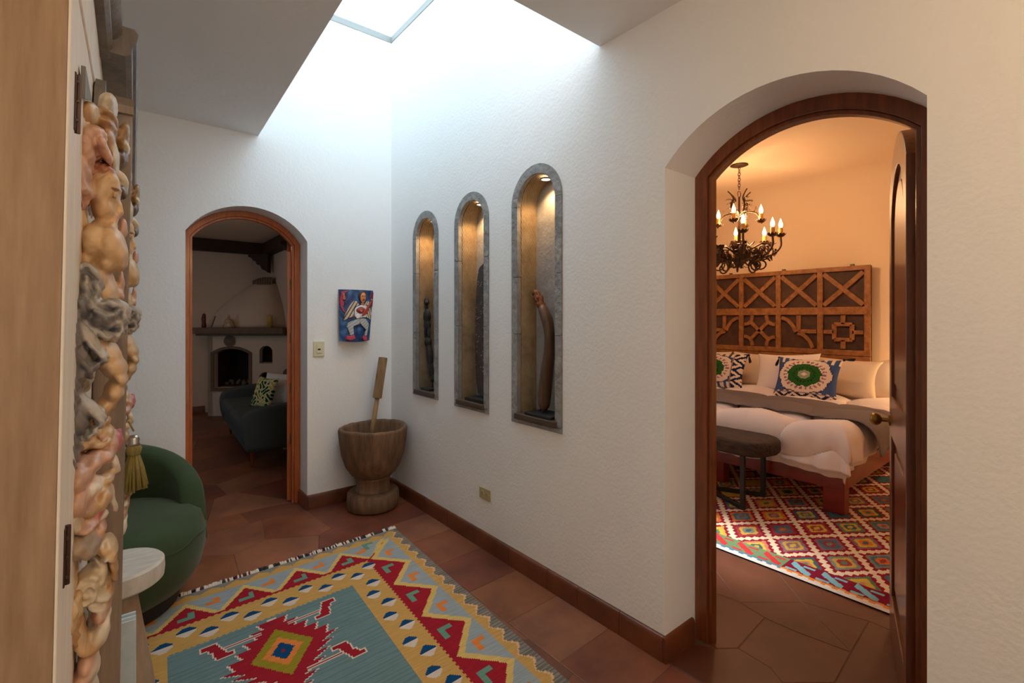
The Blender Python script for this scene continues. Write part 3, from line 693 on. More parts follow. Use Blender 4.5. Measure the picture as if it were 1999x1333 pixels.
# ------------------------------------------------------------------ hall rug
PALETTE = dict(gold=(202, 160, 92), yel=(218, 186, 112), red=(158, 34, 48), teal=(110, 138, 142), lb=(154, 166, 172), ora=(224, 134, 66), navy=(18, 72, 118), cream=(216, 202, 188),
               grey=(112, 108, 98), grey2=(138, 134, 128), olive=(152, 138, 44), tan=(226, 182, 140), sea=(104, 150, 132))
PC = {k: np.array(srgb(*v)[:3]) for k, v in PALETTE.items()}
RW, RL = 1.768, 2.5
def tri(x): return np.abs((x % 1)-.5)*2            # 1 at integers, 0 at halves
def rug_cols(uc, vc):
    U = uc*RW; V = vc*RL; uu = np.minimum(U, RW-U); vm = np.minimum(V, RL-V)
    c = np.zeros((len(U), 3)); c[:] = PC['gold']
    sideways = (uu-.0) < (vm-.0)*1.0+.02
    # signed distance from the edge for each kind of border
    def S(m, k): c[m] = PC[k]
    # common bands
    d = np.where(uu/.30 < vm/.285, uu/.30, vm/.285)     # 0 edge .. 1 red/gold line
    side = uu/.30 < vm/.285
    # outer grey + stair
    along = np.where(side, V, U); dd = np.where(side, uu, vm)
    st = tri(along/.115)                                 # stair line
    stq = np.round(st*5)/5
    ln = np.where(side, .022+.040*stq, .012+.042*stq)
    S(dd < ln, 'grey'); S((dd < ln) & side & (((along*100).astype(int) % 2) == 0), 'grey2'); S((dd < ln) & ~side, 'grey2')
    S(side & (dd >= ln) & (dd < ln+.012), 'tan')
    # light band with zig-zag
    z_in = np.where(side, .09, .083); inner = (dd > z_in)
    zz = np.where(side, .118+.152*(1-tri((V-.464)/.345)), .115+.175*tri((U-.284)/.267+0.0))
    zzb = np.where(side, .118+.152*(1-tri((V-.464)/.345)), .112+.175*(1-tri((U-.416)/.266)))
    red0 = np.where(side, .305, .29)
    S(inner & (dd < red0), 'lb')
    isred = inner & (dd < red0) & (dd > zzb+.012); S(isred, 'red')
    S(inner & (dd < red0) & (np.abs(dd-zzb) < .020), 'yel')
    # corner separator
    S(inner & (dd < .16) & (np.abs(uu-vm-.045) < .012) & (uu < .24), 'yel')
    # thin red line and serration
    S((dd >= red0-.008) & (dd < red0+.004+.006*((along*70).astype(int) % 2)), 'red')
    # motifs in the light band and the red triangles
    def motif(du, dv, k, s=1.):
        L1 = (np.abs(du) < .030*s) & (np.abs(dv) < .012*s); L2 = (np.abs(du-.018*s) < .013*s) & (dv > -.012*s) & (dv < .058*s)
        S(L1 | L2, k)
    for k in range(-1, 9):
        v0 = .642+.345*k
        for sgn, uo in ((1, 0), (-1, RW)):
            motif((U-uo)*sgn-.160, (V-v0+.03), 'ora', 1.1); motif(((U-uo)*sgn-.238), (V-(v0-.185)+.02), 'sea', 1.2)
    for k in range(0, 7):
        u0 = .284+.266*k
        for sgn, vo in ((1, 0), (-1, RL)):
            motif((V-vo)*sgn-.155, (U-u0-.27*(0)), 'ora', .9); motif(((V-vo)*sgn-.225), (U-(u0+.133)+.02), 'sea', 1.0)
    # gold band diamonds
    def dia(u0, v0, a=.042, b_=.042):
        m = (np.abs(U-u0)/a+np.abs(V-v0)/b_) < 1.15; up = m & ((V-v0) < -(U-u0)*.0)
        m2 = m & (np.abs(U-u0) < a*.92) & (np.abs(V-v0) < b_*.92)
        S(m2, 'cream'); S(m2 & (V < v0), 'navy')
    for k in range(12):
        for uo, sg in ((0, 1), (RW, -1)):
            if .545+.222*k < RL-.5: dia(uo+sg*.372, .545+.222*k)
            if .652+.228*k < RL-.5: dia(uo+sg*.410, .652+.228*k)
    for k in range(7):
        if .33+.178*k < RW-.3:
            for vo, sg in ((0, 1), (RL, -1)):
                dia(.33+.178*k, vo+sg*.358); dia(.42+.178*k, vo+sg*.425)
    # field
    fld = (uu > .477) & (vm > .492+.006*((U*80).astype(int) % 2)); S(fld, 'teal')
    ab = fld & (np.sin(V*260+3*np.sin(V*31)) > .75); c[ab] *= .84
    for v0 in (.79, 1.71):
        du = U-.884; dv = V-v0
        saw = (dv/.052) % 1.0
        lim = 1.0-np.abs(dv)/.27
        half = .185*lim+.055*(1-saw)
        ins = (np.abs(dv) < .265) & (np.abs(du) < half); out = (np.abs(dv) < .275) & (np.abs(du) < half+.010)
        S(out, 'cream'); S(ins, 'red')
        S(np.abs(du)/.128+np.abs(dv)/.178 < 1, 'olive'); S(np.abs(du)/.082+np.abs(dv)/.110 < 1, 'ora'); S(np.abs(du)/.048+np.abs(dv)/.068 < 1, 'navy'); S((np.abs(du) < .008) & (np.abs(dv) < .011), 'red')
        for su in (-1, 1):
            for sv in (-1, 1):
                y0 = dv*sv-.185; x0 = du*su
                S((np.abs(y0) < .009) & (x0 > .06) & (x0 < .24), 'cream'); S((np.abs(y0) < .005) & (x0 > .06) & (x0 < .24), 'red')
                def hk(g, k):
                    a = (np.abs(x0-.235-(y0*.35)) < .022+g) & (np.abs(y0) < .060+g)
                    b1 = (np.abs(x0-.262) < .030+g) & (np.abs(y0-.048) < .012+g); b2 = (np.abs(x0-.205) < .028+g) & (np.abs(y0+.050) < .012+g)
                    n_ = (np.abs(x0-.262) < .016-g) & (np.abs(y0+.012) < .020-g)
                    S((a | b1 | b2) & ~n_, k)
                hk(.007, 'cream'); hk(0, 'red')
    return c
RO = Vector((1.478, 3.090)); e1 = Vector((-.9989, -.0471)); e2 = Vector((-.0510, -.9987))
def rug_pt(u, v, z): return (RO.x+e1.x*u*RW+e2.x*v*RL, RO.y+e1.y*u*RW+e2.y*v*RL, z)
def rug_fn(u, v):
    z = .0075+.0012*np.sin(u*7)*np.sin(v*9)
    return rug_pt(u, v, z)
t_ = thing('kilim_rug', 'teal, gold and red kilim rug with zigzag border on the hall floor', 'rug', (RO.x-.9, RO.y-1.25, .0))
obj('woven_top', grid_mesh('rug', 250, 350, rug_fn, rug_cols), 'rug', t_)
b = bmesh.new(); vs = [[b.verts.new(rug_pt(u, v, z)) for u, v in ((0, 0), (1, 0), (1, 1), (0, 1))] for z in (.0015, .0062)]
for i in range(4): b.faces.new((vs[0][i], vs[0][(i+1) % 4], vs[1][(i+1) % 4], vs[1][i]))
b.faces.new(vs[0]); b.faces.new(vs[1]); bmesh.ops.recalc_face_normals(b, faces=b.faces[:]); obj('backing', b, 'navy', t_)
bm = bmesh.new(); fc = []
cw = [srgb(226, 218, 208), srgb(226, 218, 208), srgb(226, 218, 208), srgb(120, 26, 36), srgb(24, 32, 52), srgb(60, 66, 58), srgb(226, 218, 208)]
for k in range(190):
    u = k/189; x, y, _ = rug_pt(u, 0, 0); nrm = -e2; col = cw[random.randrange(7)]
    n0 = len(bm.faces); L_ = random.uniform(.028, .052)
    tube([(x, y, .006), (x+nrm.x*L_*.5+random.uniform(-.004, .004), y+nrm.y*L_*.5, .010), (x+nrm.x*L_+random.uniform(-.007, .007), y+nrm.y*L_, .003)], [.005, .0075, .004], 5, bm)
    fc += [col]*(len(bm.faces)-n0)
me = bpy.data.meshes.new('f'); bm.to_mesh(me); bm.free()
colour_attr(me, np.repeat(np.array([c[:3] for c in fc]), [len(p.vertices) for p in me.polygons], axis=0), 'CORNER')
obj('fringe', me, 'fringe', t_, kind='stuff', smooth=True)

# ------------------------------------------------------------------ green barrel armchair
cc = (-.05, 3.10, 0)
t_ = thing('barrel_armchair', 'dark green velvet barrel armchair on a black round plinth behind the cabinet', 'armchair', cc)
obj('plinth', lathe([(0, .009), (.29, .009), (.30, .02), (.30, .085), (0, .085)], 48, cc), 'plinth', t_, smooth=False)
auto_smooth(t_.children[0], 40)
obj('seat', lathe([(0, .08), (.30, .08), (.35, .11), (.395, .18), (.415, .27), (.415, .35), (.395, .42), (.345, .455), (.26, .465), (0, .47)], 64, cc), 'green', t_, smooth=True)
b = bmesh.new(); na = 60; rows = []
for k in range(na+1):
    th = math.radians(-4+188*k/na); f_ = max(0, math.sin(th+.0)); s_ = min(1, k/5, (na-k)/5); s_ = math.sin(s_*PI/2)**.7
    top = .435+(.31*(max(0, (k/na-.02))*1.0)**0)*(np.clip(f_, 0, 1)**.55)*1.0; top = max(top, .46) if s_ > .3 else .44
    ri_ = .305; ro_ = .422; sec = []
    zb = .30; hh = (top-zb)*s_+.01
    for j in range(14):
        a = PI*j/13; sec.append((ro_-(ro_-ri_)/2*(1-math.cos(a)), zb+hh-.055+.055*math.sin(a)))
    sec = [(ro_-.022, zb)]+sec+[(ri_, zb)]
    rows.append([b.verts.new((cc[0]+r_*math.cos(th), cc[1]+r_*math.sin(th), z)) for r_, z in sec])
for p, q in zip(rows, rows[1:]):
    for i in range(len(p)): b.faces.new((p[i], p[(i+1) % len(p)], q[(i+1) % len(p)], q[i]))
b.faces.new(rows[0]); b.faces.new(rows[-1]); bmesh.ops.recalc_face_normals(b, faces=b.faces[:])
obj('backrest', b, 'green', t_, smooth=True)
pts = [(cc[0]+.416*math.cos(a), cc[1]+.416*math.sin(a), .355+.01*math.sin(9*a)) for a in np.linspace(-2.9, .2, 50)]
obj('seat_seam', tube(pts, .0035, 5), 'green', t_, smooth=True)

# ------------------------------------------------------------------ side table, papers
tc_ = (-.007, 2.359, 0)
t_ = thing('side_table', 'small round side table with pale limewashed top beside the green armchair', 'side table', tc_)
obj('tabletop', lathe([(0, .442), (.135, .442), (.147, .452), (.150, .48), (.148, .512), (.140, .52), (0, .52)], 48, tc_), 'limewash', t_, smooth=True); auto_smooth(t_.children[0], 30)
obj('pedestal', lathe([(0, .007), (.112, .007), (.118, .03), (.108, .1), (.085, .25), (.066, .38), (.062, .443)], 36, tc_), 'pedestal', t_, smooth=True)
t_ = thing('paper_stack', 'upright sheaf of pale blue white papers below the small round table', 'papers', (.03, 2.05, 0))
for k in range(5):
    obj('sheet', box(-.0, .043, 2.035+.009*k, 2.0425+.009*k, .008, .452+.004*((k*2) % 3), .001, 1, mtx=Matrix.Translation((.002*math.sin(k*2), 0, 0))), 'paper', t_)

# ------------------------------------------------------------------ carved armoire (its own frame: y runs along the front, x points out)
AM = Matrix.Translation((-.0864, .95, 0)) @ Euler((0, math.radians(1.0), -math.radians(1.2))).to_matrix().to_4x4()
t_ = thing('carved_armoire', 'tall cream armoire with painted carved figures on its doors at the left', 'armoire', (-.0864, .95, 0), (0, math.radians(1.0), -math.radians(1.2)))
MW[t_.name] = AM
W_, Dp, Ht = 1.22, .50, 2.5
def lo(name, b, m_, par=t_, **k): return obj(name, b, m_, par, world=False, **k)
lo('side_panel', box(-Dp, -.004, 0, .022, .008, Ht), 'cabside')
lo('side_panel', box(-Dp, -.004, W_-.022, W_, .008, Ht), 'cabside')
lo('back_panel', box(-Dp, -Dp+.02, .022, W_-.022, .04, Ht), 'cabside')
lo('top_panel', box(-Dp, -.004, .0, W_, Ht, Ht+.03), 'cabside')
lo('stile', box(-.004, 0, -.001, .078, .008, Ht, .003, 1), 'cabcream', label='cream front stile')
lo('stile', box(-.03, 0, W_-.095, W_+.001, .008, Ht, .003, 1), 'cabcream', label='cream front stile')
lo('plinth', box(-.03, .02, .0, W_, .008, .12, .004), 'cabgrey')
for z in (.38, 1.08, 1.79):
    M['armhinge'] = mat('armoire_hinge', srgb(78, 54, 44), .45, metal=.5)
    b = box(-.001, .002, .062, .079, z-.045, z+.045, .001, 1); join(b, lathe([(.004, -.046), (.004, .046)], 8, (.003, .080, z)))
    for q in (-.03, 0, .03): join(b, lathe([(.003, 0), (.0025, .002), (0, .003)], 6, mtx=Matrix.Translation((.003, .066, z+q)) @ Matrix.Rotation(PI/2, 4, 'Y')))
    lo('hinge', b, 'armhinge')
lo('center_strip', box(.0, .066, .628, .668, .13, 2.0, .004, 2), 'strip', label='grey brown strip between the two doors')
b = plate([(.615, 1.97), (.680, 1.97), (.680, 1.99), (.648, 2.02), (.615, 1.99)], [], .067, 'YZ', .001); lo('strip_cap', b, 'strip')
# stepped cornice, with the arched break over the second door
def sweep(path, prof, close=False):
    """profile (out, up) swept along path of (y, z) in the front plane"""
    b = bmesh.new(); rows = []
    for i, (y, z) in enumerate(path):
        a = path[max(i-1, 0)]; c = path[min(i+1, len(path)-1)]; t = Vector((c[0]-a[0], c[1]-a[1])).normalized(); n = Vector((-t.y, t.x))
        rows.append([b.verts.new((o_, y+n.x*h, z+n.y*h)) for o_, h in prof])
    for p, q in zip(rows, rows[1:]):
        for i in range(len(p)): b.faces.new((p[i], p[(i+1) % len(p)], q[(i+1) % len(p)], q[i]))
    b.faces.new(rows[0]); b.faces.new(rows[-1]); bmesh.ops.recalc_face_normals(b, faces=b.faces[:]); return b
mp_ = [(0, 0), (.018, 0), (.026, .010), (.026, .030), (.034, .036), (.044, .050), (.044, .085), (.036, .092), (0, .092)]
auto_smooth(lo('cornice', sweep([(.02, 2.115), (.30, 2.11), (.52, 2.095), (.59, 2.085)], mp_), 'cabgrey', label='stepped grey cornice moulding'), 30)
mp2 = [(0, 0), (.05, 0), (.062, .008), (.064, .03), (.071, .036), (.075, .06), (.066, .070), (0, .070)]
auto_smooth(lo('arched_moulding', sweep([(.56, 2.09), (.64, 2.095), (.74, 2.09), (.86, 2.06), (.98, 2.0), (1.08, 1.93), (1.14, 1.86)], mp2), 'cabgrey', label='grey moulding sweeping down over the far door'), 30)
lo('frieze', box(-.02, .002, .095, W_-.095, 1.97, Ht, .002, 1), 'cabcream', label='cream painted frieze')
lo('frieze_leaf', plate([(.13, 1.818), (.28, 1.868), (.13, 1.873)], [], .006, 'YZ', .002), 'cabgrey')
lo('frieze_leaf', plate([(.42, 1.90), (.53, 1.89), (.51, 1.945), (.47, 1.985), (.44, 1.96)], [], .018, 'YZ', .002), 'cabgrey')
SK = srgb(220, 184, 138); SKD = srgb(192, 150, 104); PK = srgb(216, 172, 146); PK2 = srgb(200, 110, 110); GY = srgb(128, 124, 122); GYL = srgb(184, 178, 170); CR = srgb(224, 208, 178); WHT = srgb(234, 220, 196); HA = srgb(176, 112, 84); GB = srgb(150, 116, 70); BRN = srgb(110, 84, 60)
def G(a, b_, ra, rb, col, yc=.34, ry=.05, rot=0):
    """carving blob: a,b are image pixel coordinates that lay the relief out (1 pixel = 1 mm up, .74 mm out of the door)"""
    return ((.00081*(a-150)-.011, yc, 2.072-.001*b_), (ra*.00080, ry*1.35, rb*.00102), (0, rot, 0), col)  # image pixels scaled to metres in the armoire frame
def chain(pts, r_, col, yc, ry=.03, n=5, sq=1.15):
    P_ = spline([(a, b_, 0) for a, b_ in pts], n); m_ = len(P_)-1
    return [G(p.x, p.y, r_*(.65+.5*math.sin(PI*i/m_)), r_*sq*(.65+.5*math.sin(PI*i/m_)), col, yc, ry) for i, p in enumerate(P_)]
figure = [G(194, 366, 29, 44, SK, .34, .042), G(206, 348, 22, 26, SK, .34, .038), G(198, 398, 26, 28, SK, .34, .036), G(214, 372, 13, 24, SK, .34, .030), G(225, 386, 7, 18, SK, .335, .009, -.38), G(231, 402, 6, 5, SK, .335, .009),
          G(221, 412, 8, 4, PK, .335, .014), G(219, 421, 8, 4, PK, .335, .013), G(213, 432, 12, 9, SK, .335, .020), G(222, 359, 9, 4, SK, .330, .022, .15),
          G(190, 326, 30, 17, HA, .34, .042, .3), G(206, 326, 16, 12, HA, .34, .036, .5), G(172, 340, 18, 18, HA, .34, .042), G(172, 372, 11, 18, SK, .30, .012), G(168, 374, 6, 10, SKD, .292, .010),
          G(190, 442, 22, 24, SKD, .35, .035), G(182, 474, 36, 44, SK, .35, .08), G(212, 480, 32, 44, SK, .33, .07), G(230, 494, 18, 32, SK, .32, .05), G(206, 514, 18, 17, SK, .30, .035), G(170, 505, 26, 36, SK, .36, .07),
          G(182, 545, 38, 40, SK, .36, .075), G(202, 572, 26, 40, SK, .36, .06), G(184, 600, 32, 34, SK, .36, .06), G(208, 618, 24, 26, SKD, .36, .055),
          G(182, 668, 38, 40, SK, .34, .062), G(202, 692, 34, 38, SK, .34, .058, -.5), G(220, 716, 27, 32, SK, .34, .05, -.5), G(236, 742, 15, 19, SK, .34, .044, -.4),
          G(224, 770, 22, 24, SK, .34, .044), G(208, 796, 22, 26, SK, .345, .04, .55), G(192, 824, 20, 28, SK, .35, .036, .5), G(176, 850, 20, 24, SK, .35, .036), G(168, 872, 20, 15, SK, .35, .035), G(194, 872, 26, 10, SK, .34, .03, .12), G(214, 868, 9, 7, SK, .34, .025),
          G(232, 545, 7, 30, PK, .40, .02), G(231, 570, 8, 12, PK, .39, .02), G(234, 428, 9, 22, PK, .38, .02)]
drape = [G(172, 566, 20, 44, GY, .28, .035), G(166, 600, 16, 26, GY, .27, .05), G(158, 660, 12, 60, GY, .25, .05), G(168, 690, 14, 44, GY, .25, .03, -.3), G(158, 760, 12, 60, GY, .25, .05), G(170, 800, 16, 34, GY, .25, .03), G(158, 850, 9, 50, GY, .25, .05), G(206, 622, 36, 22, GY, .31, .07)]
drape += chain([(160, 612), (150, 575), (156, 535), (176, 524), (194, 545), (192, 580), (170, 612)], 6, GYL, .255, .018)+chain([(170, 606), (176, 570), (172, 545)], 5, GYL, .25, .015)
drape += chain([(158, 604), (190, 596), (226, 592), (244, 606), (240, 624), (216, 632), (186, 618)], 8, GYL, .275, .03)+chain([(166, 620), (190, 644), (216, 656), (236, 648), (242, 632)], 7, GYL, .28, .03)+chain([(190, 606), (210, 614), (228, 612)], 5, GYL, .25, .02)
drape += chain([(156, 612), (172, 640), (190, 670), (212, 694)], 7, GYL, .25, .022)+chain([(212, 694), (190, 712), (168, 730)], 6, GY, .25, .022)+chain([(152, 742), (172, 770), (196, 794), (206, 806), (196, 828), (176, 846)], 8, GYL, .25, .022)+chain([(156, 800), (164, 850), (158, 890)], 7, GY, .25, .022)
head = [G(198, 186, 19, 26, CR, .36, .05, .2), G(190, 207, 18, 10, SKD, .36, .05), G(200, 218, 22, 11, SKD, .34, .055), G(198, 238, 22, 11, SKD, .34, .055), G(166, 236, 12, 26, SKD, .28, .04, .2), G(178, 230, 9, 18, CR, .29, .04), G(202, 262, 15, 24, SKD, .35, .05), G(214, 290, 9, 34, CR, .36, .04),
        G(228, 222, 14, 34, GB, .42, .03, .15), G(236, 246, 8, 10, CR, .42, .03), G(227, 272, 12, 20, BRN, .42, .03, .2), G(230, 318, 12, 20, CR, .42, .03, -.3), G(229, 346, 12, 14, BRN, .41, .025), G(218, 340, 8, 10, CR, .40, .025), G(207, 330, 10, 44, CR, .38, .04)]
hood = [G(180, 268, 26, 16, PK, .30, .05, .35), G(196, 290, 10, 30, PK, .30, .05, -.4), G(166, 300, 20, 44, PK, .29, .05), G(160, 356, 16, 50, PK, .28, .045), G(170, 384, 14, 10, PK, .27, .03), G(157, 400, 10, 26, HA, .27, .04)]
flow = [G(166, 920, 28, 34, PK, .30, .06, .2), G(184, 905, 22, 26, PK, .31, .05, .6), G(197, 846, 18, 22, SK, .36, .03), G(210, 832, 9, 9, SKD, .36, .025), G(206, 868, 14, 12, PK, .35, .03), G(217, 858, 10, 14, SK, .36, .025), G(226, 878, 9, 12, PK, .36, .025), G(214, 900, 16, 17, PK, .35, .04, .4),
        G(234, 878, 9, 22, PK2, .39, .03), G(190, 948, 18, 14, WHT, .31, .04), G(166, 965, 26, 36, PK, .30, .06), G(215, 950, 14, 14, SK, .36, .03, .4), G(228, 925, 8, 22, CR, .38, .02, -.3), G(184, 990, 24, 14, SKD, .32, .05), G(210, 980, 16, 20, SK, .34, .04), G(200, 1006, 10, 8, PK2, .32, .03), G(210, 1016, 7, 8, WHT, .33, .02), G(180, 1016, 26, 12, PK, .30, .05), G(224, 1000, 7, 34, CR, .38, .02, -.2)]
shell = [G(168, 1046, 28, 28, srgb(170, 148, 124), .30, .06), G(186, 1060, 22, 18, srgb(160, 138, 116), .30, .05, .3), G(205, 1044, 10, 24, PK, .34, .03), G(196, 1070, 12, 8, SKD, .34, .03),
         G(150, 1120, 16, 80, SK, .30, .04), G(160, 1200, 14, 60, SKD, .30, .03, -.15), G(214, 1084, 24, 14, SK, .35, .04, .3), G(228, 1100, 10, 20, SK, .35, .04), G(216, 1100, 10, 6, WHT, .33, .03), G(230, 1130, 8, 40, SKD, .36, .03, -.1)]
def ring_blobs(ca, cb, R0, R1, turns, n, r_, col, yc):
    out = []
    for k in range(n):
        t = k/(n-1); a = turns*2*PI*t+1; R_ = R0+(R1-R0)*t; out.append(G(ca+R_*math.cos(a), cb+R_*1.15*math.sin(a), r_, r_, col, yc, .03))
    return out
scroll = ring_blobs(184, 1154, 5, 27, 1.7, 26, 7.5, CR, .33)+[G(204, 1110, 8, 26, CR, .35, .03, -.5), G(213, 1130, 7, 34, CR, .35, .03), G(208, 1178, 26, 8, CR, .34, .03, .5), G(200, 1196, 26, 8, WHT, .34, .03, .55), G(224, 1190, 8, 50, SKD, .37, .03, .1), G(214, 1215, 7, 60, SKD, .36, .03, .25), G(206, 1216, 16, 16, PK, .34, .03), G(206, 1256, 20, 22, CR, .34, .03), G(190, 1268, 28, 16, SKD, .33, .03), G(216, 1250, 8, 26, WHT, .36, .03, .3), G(170, 1230, 14, 50, SK, .31, .03, -.2)]
rose = [G(184, 1296, 18, 24, PK, .33, .04), G(194, 1310, 14, 20, CR, .34, .04), G(176, 1330, 22, 26, PK, .33, .04), G(200, 1325, 10, 12, WHT, .35, .03), G(190, 1380, 20, 40, CR, .34, .04), G(180, 1450, 24, 50, SK, .33, .05), G(190, 1540, 24, 50, CR, .33, .05), G(176, 1640, 24, 60, SK, .33, .05), G(190, 1740, 22, 60, CR, .33, .05), G(180, 1840, 22, 50, SK, .33, .05)]
def rough(c, a=.0012): return a*(np.sin(c[:, 2]*110+c[:, 1]*90)*np.sin(c[:, 0]*150+c[:, 2]*60+1)+.6*np.sin(c[:, 1]*230-c[:, 2]*170+2)*np.sin(c[:, 0]*260+c[:, 1]*140))
fold = lambda c: rough(c, .002)+ .0022*np.sin(c[:, 2]*260+c[:, 0]*340+c[:, 1]*120)
hairw = lambda c: rough(c)+np.where((c[:, 2] > 1.726) & (c[:, 0] < .036), .0026*np.sin(c[:, 2]*480-c[:, 0]*620), 0)
back = [G(158+6*math.sin(k*1.7), 250+k*62, 15, 40, [CR, SKD, PK, SK][k % 4], .30+.07*(k % 3), .055, .2*math.sin(k)) for k in range(27)]
SM = {'carved_ground': sculpt(back, .005, 2, lambda c: rough(c, .003)), 'carved_figure': sculpt(figure, .0036, 3, hairw), 'carved_drapery': sculpt(drape, .0034, 3, fold), 'carved_headdress': sculpt(head, .004, 2, rough), 'carved_hood': sculpt(hood, .004, 3, lambda c: rough(c, .003)),
      'carved_flowers': sculpt(flow, .004, 2, lambda c: rough(c, .0022)), 'carved_shell': sculpt(shell, .004, 2, lambda c: .0014*np.sin(c[:, 2]*300+c[:, 0]*500)), 'carved_scroll': sculpt(scroll, .004, 1, lambda c: rough(c, .0014)), 'carved_rose': sculpt(rose, .0045, 2)}
# brow, eye and hair lines cut as small ridges on the head
SKE = srgb(190, 146, 104)
eye = sculpt([G(218, 372, 7, 3.5, SK, .305, .010), G(218, 362, 10, 2.2, SKE, .303, .012, .1), G(217, 379, 6, 1.6, SKE, .305, .01)], .0022, 1)
door0 = None
for k, (y0, y1) in enumerate(((.081, .628), (.668, W_-.098))):
    d_ = lo('door', box(-.018, -.001+.02*k, y0, y1, .13, 1.97, .002, 1), 'cabcream')
    if k == 0: door0 = d_
    for nm, me in SM.items():
        o = bpy.data.objects.new(nm, me); COL.objects.link(o); o.parent = d_
        if k == 0:
            me.name = nm; me.materials.append(M['carve'])
            for p in me.polygons: p.use_smooth = True
        else: o.location = (.021, .60, 0)
    o = bpy.data.objects.new('carved_eye', eye); COL.objects.link(o); o.parent = d_
    if k == 0:
        eye.materials.append(M['carve'])
        for p in eye.polygons: p.use_smooth = True
    else: o.location = (.021, .60, 0)
# tassel hanging from the key of the far door
ty, tx = .87, .075
t2 = thing('tassel', 'olive green silky tassel with silver cap hanging from the armoire', 'tassel', (.028, 1.80, 1.0))
tp = Vector((.034, 1.80, 0))
obj('cord', tube([(tp.x-.03, tp.y, 1.145), (tp.x-.012, tp.y, 1.15), (tp.x, tp.y, 1.12)], .003, 6), 'tassel', t2)
obj('cap', lathe([(0, .03), (.010, .03), (.014, .02), (.013, .008), (.016, .0), (0, 0)], 18, (tp.x, tp.y, 1.078)), 'silver', t2, smooth=True, label='silver cap')
obj('head', lathe([(0, .004), (.014, .004), (.020, -.008), (.016, -.024), (.014, -.028), (0, -.028)], 18, (tp.x, tp.y, 1.078)), 'tassel', t2, smooth=True)
b = bmesh.new()
for k in range(46):
    a = k*2.399; r0 = .012*math.sqrt((k+.5)/46); r1 = .034*math.sqrt((k+.5)/46)
    tube([(tp.x+r0*math.cos(a), tp.y+r0*math.sin(a), 1.052), (tp.x+(r0+r1)*.5*math.cos(a), tp.y+(r0+r1)*.5*math.sin(a), 1.01), (tp.x+r1*math.cos(a), tp.y+r1*math.sin(a), .945+random.uniform(0, .012))], [.003, .004, .0038], 5, b)
obj('strands', b, 'tassel', t2, smooth=True, kind='stuff')

# ================================================================== LIVING ROOM
f0 = Vector((1.03, 8.45)); f1 = Vector((1.955, 7.75)); fd = (f1-f0).normalized(); FL = (f1-f0).length
fn_ = Vector((fd.y, -fd.x)); fn_ = fn_ if fn_.y < 0 else -fn_
FM = Matrix(((fd.x, -fn_.x, 0, f0.x), (fd.y, -fn_.y, 0, f0.y), (0, 0, 1, 0), (0, 0, 0, 1)))    # local x along face, y into the wall
t_ = thing('corner_fireplace', 'plastered corner fireplace with stone shelf in the far living room', 'fireplace', (f0.x, f0.y, 0))
def fp(name, b, m_, par=t_, **k): b.transform(FM); return obj(name, b, m_, par, **k)
hole = arch_pts(.09, .60, .42, .93, 1.0, 16)
nh = arch_pts(.755, .945, .80, .97, 1.045, 14)
nh2 = arch_pts(.745, .945, .42, .57, .65, 14)
fp('breast', plate([(0, 0), (FL, 0), (FL, 1.23), (0, 1.23)], [hole, nh, nh2], .10, 'XZ', 0), 'living_wall')
fp('firebox', plate([(.05, .38), (.64, .38), (.64, 1.1), (.05, 1.1)], [], .05, 'XZ', .42), 'soot')
fp('firebox_side', box(.04, .09, .1, .45, .38, 1.1), 'firebrick'); fp('firebox_side', box(.60, .65, .1, .45, .38, 1.1), 'firebrick')
fp('hearth', box(.04, .65, .1, .45, .36, .42), 'mantel'); fp('firebox_top', box(.04, .65, .1, .45, 1.0, 1.08), 'soot')
o_ = arch_pts(.045, .645, .37, .945, 1.04, 16); i_ = hole
fp('surround', plate(o_, [i_], .02, 'XZ', -.018, bev=.003), 'mantel', label='grey stone surround')
fp('niche_back', plate([(.70, .38), (1.0, .38), (1.0, 1.06), (.70, 1.06)], [], .03, 'XZ', .14), 'soot')
for hz, (a, b2) in ((.80, (.755, .945)), (.42, (.745, .945))): fp('niche_shelf', box(a, b2, .0, .14, hz-.02, hz+.004), 'soot')
fp('mantel_shelf', box(-.17, FL, -.16, .06, 1.228, 1.318, .006), 'mantel')
fp('mantel_underside', box(-.12, FL, -.11, .02, 1.20, 1.228, .006), 'mantel')
fp('medallion', lathe([(0, 0), (.045, 0), (.07, .006), (.082, .014), (.084, .022), (0, .022)][::-1], 24, mtx=Matrix.Translation((.325, .0, 1.118)) @ Matrix.Rotation(PI/2, 4, 'X')), 'mantel', label='round stone medallion')
b = bmesh.new()   # side cheek from the breast back to the wall
for co in ((0, 0, 0), (-.02, .50, 0), (-.02, .50, 1.25), (0, 0, 1.25), (.1, .0, 0), (.1, .6, 0), (.1, .6, 1.25), (.1, 0, 1.25)): b.verts.new(co)
b.verts.ensure_lookup_table()
for f_ in ((0, 1, 2, 3), (4, 5, 6, 7), (0, 1, 5, 4), (3, 2, 6, 7), (0, 3, 7, 4), (1, 2, 6, 5)): b.faces.new([b.verts[i] for i in f_])
bmesh.ops.recalc_face_normals(b, faces=b.faces[:])
b.transform(Matrix.Diagonal((.7, 1, 1, 1))); fp('cheek', b, 'living_wall')
b = bmesh.new(); rows = []      # tapering hood above the shelf, curving up to the corner
for k in range(13):
    s = k/12; z = 1.32+s*(2.01-1.32); q = s**1.5
    L_ = Vector((f0.x+.02, f0.y+.06)).lerp(Vector((1.69, 8.50)), q); R_ = Vector((1.955, f1.y+.05)).lerp(Vector((1.955, 8.36)), q)
    rows.append([b.verts.new((*p, z)) for p in (Vector((min(L_.x, 1.75), 8.8)), L_, L_.lerp(R_, .5)+fn_*.03*(1-q), R_, Vector((1.955, 8.8)))])
for p, q in zip(rows, rows[1:]):
    for i in range(4): b.faces.new((p[i], p[i+1], q[i+1], q[i]))
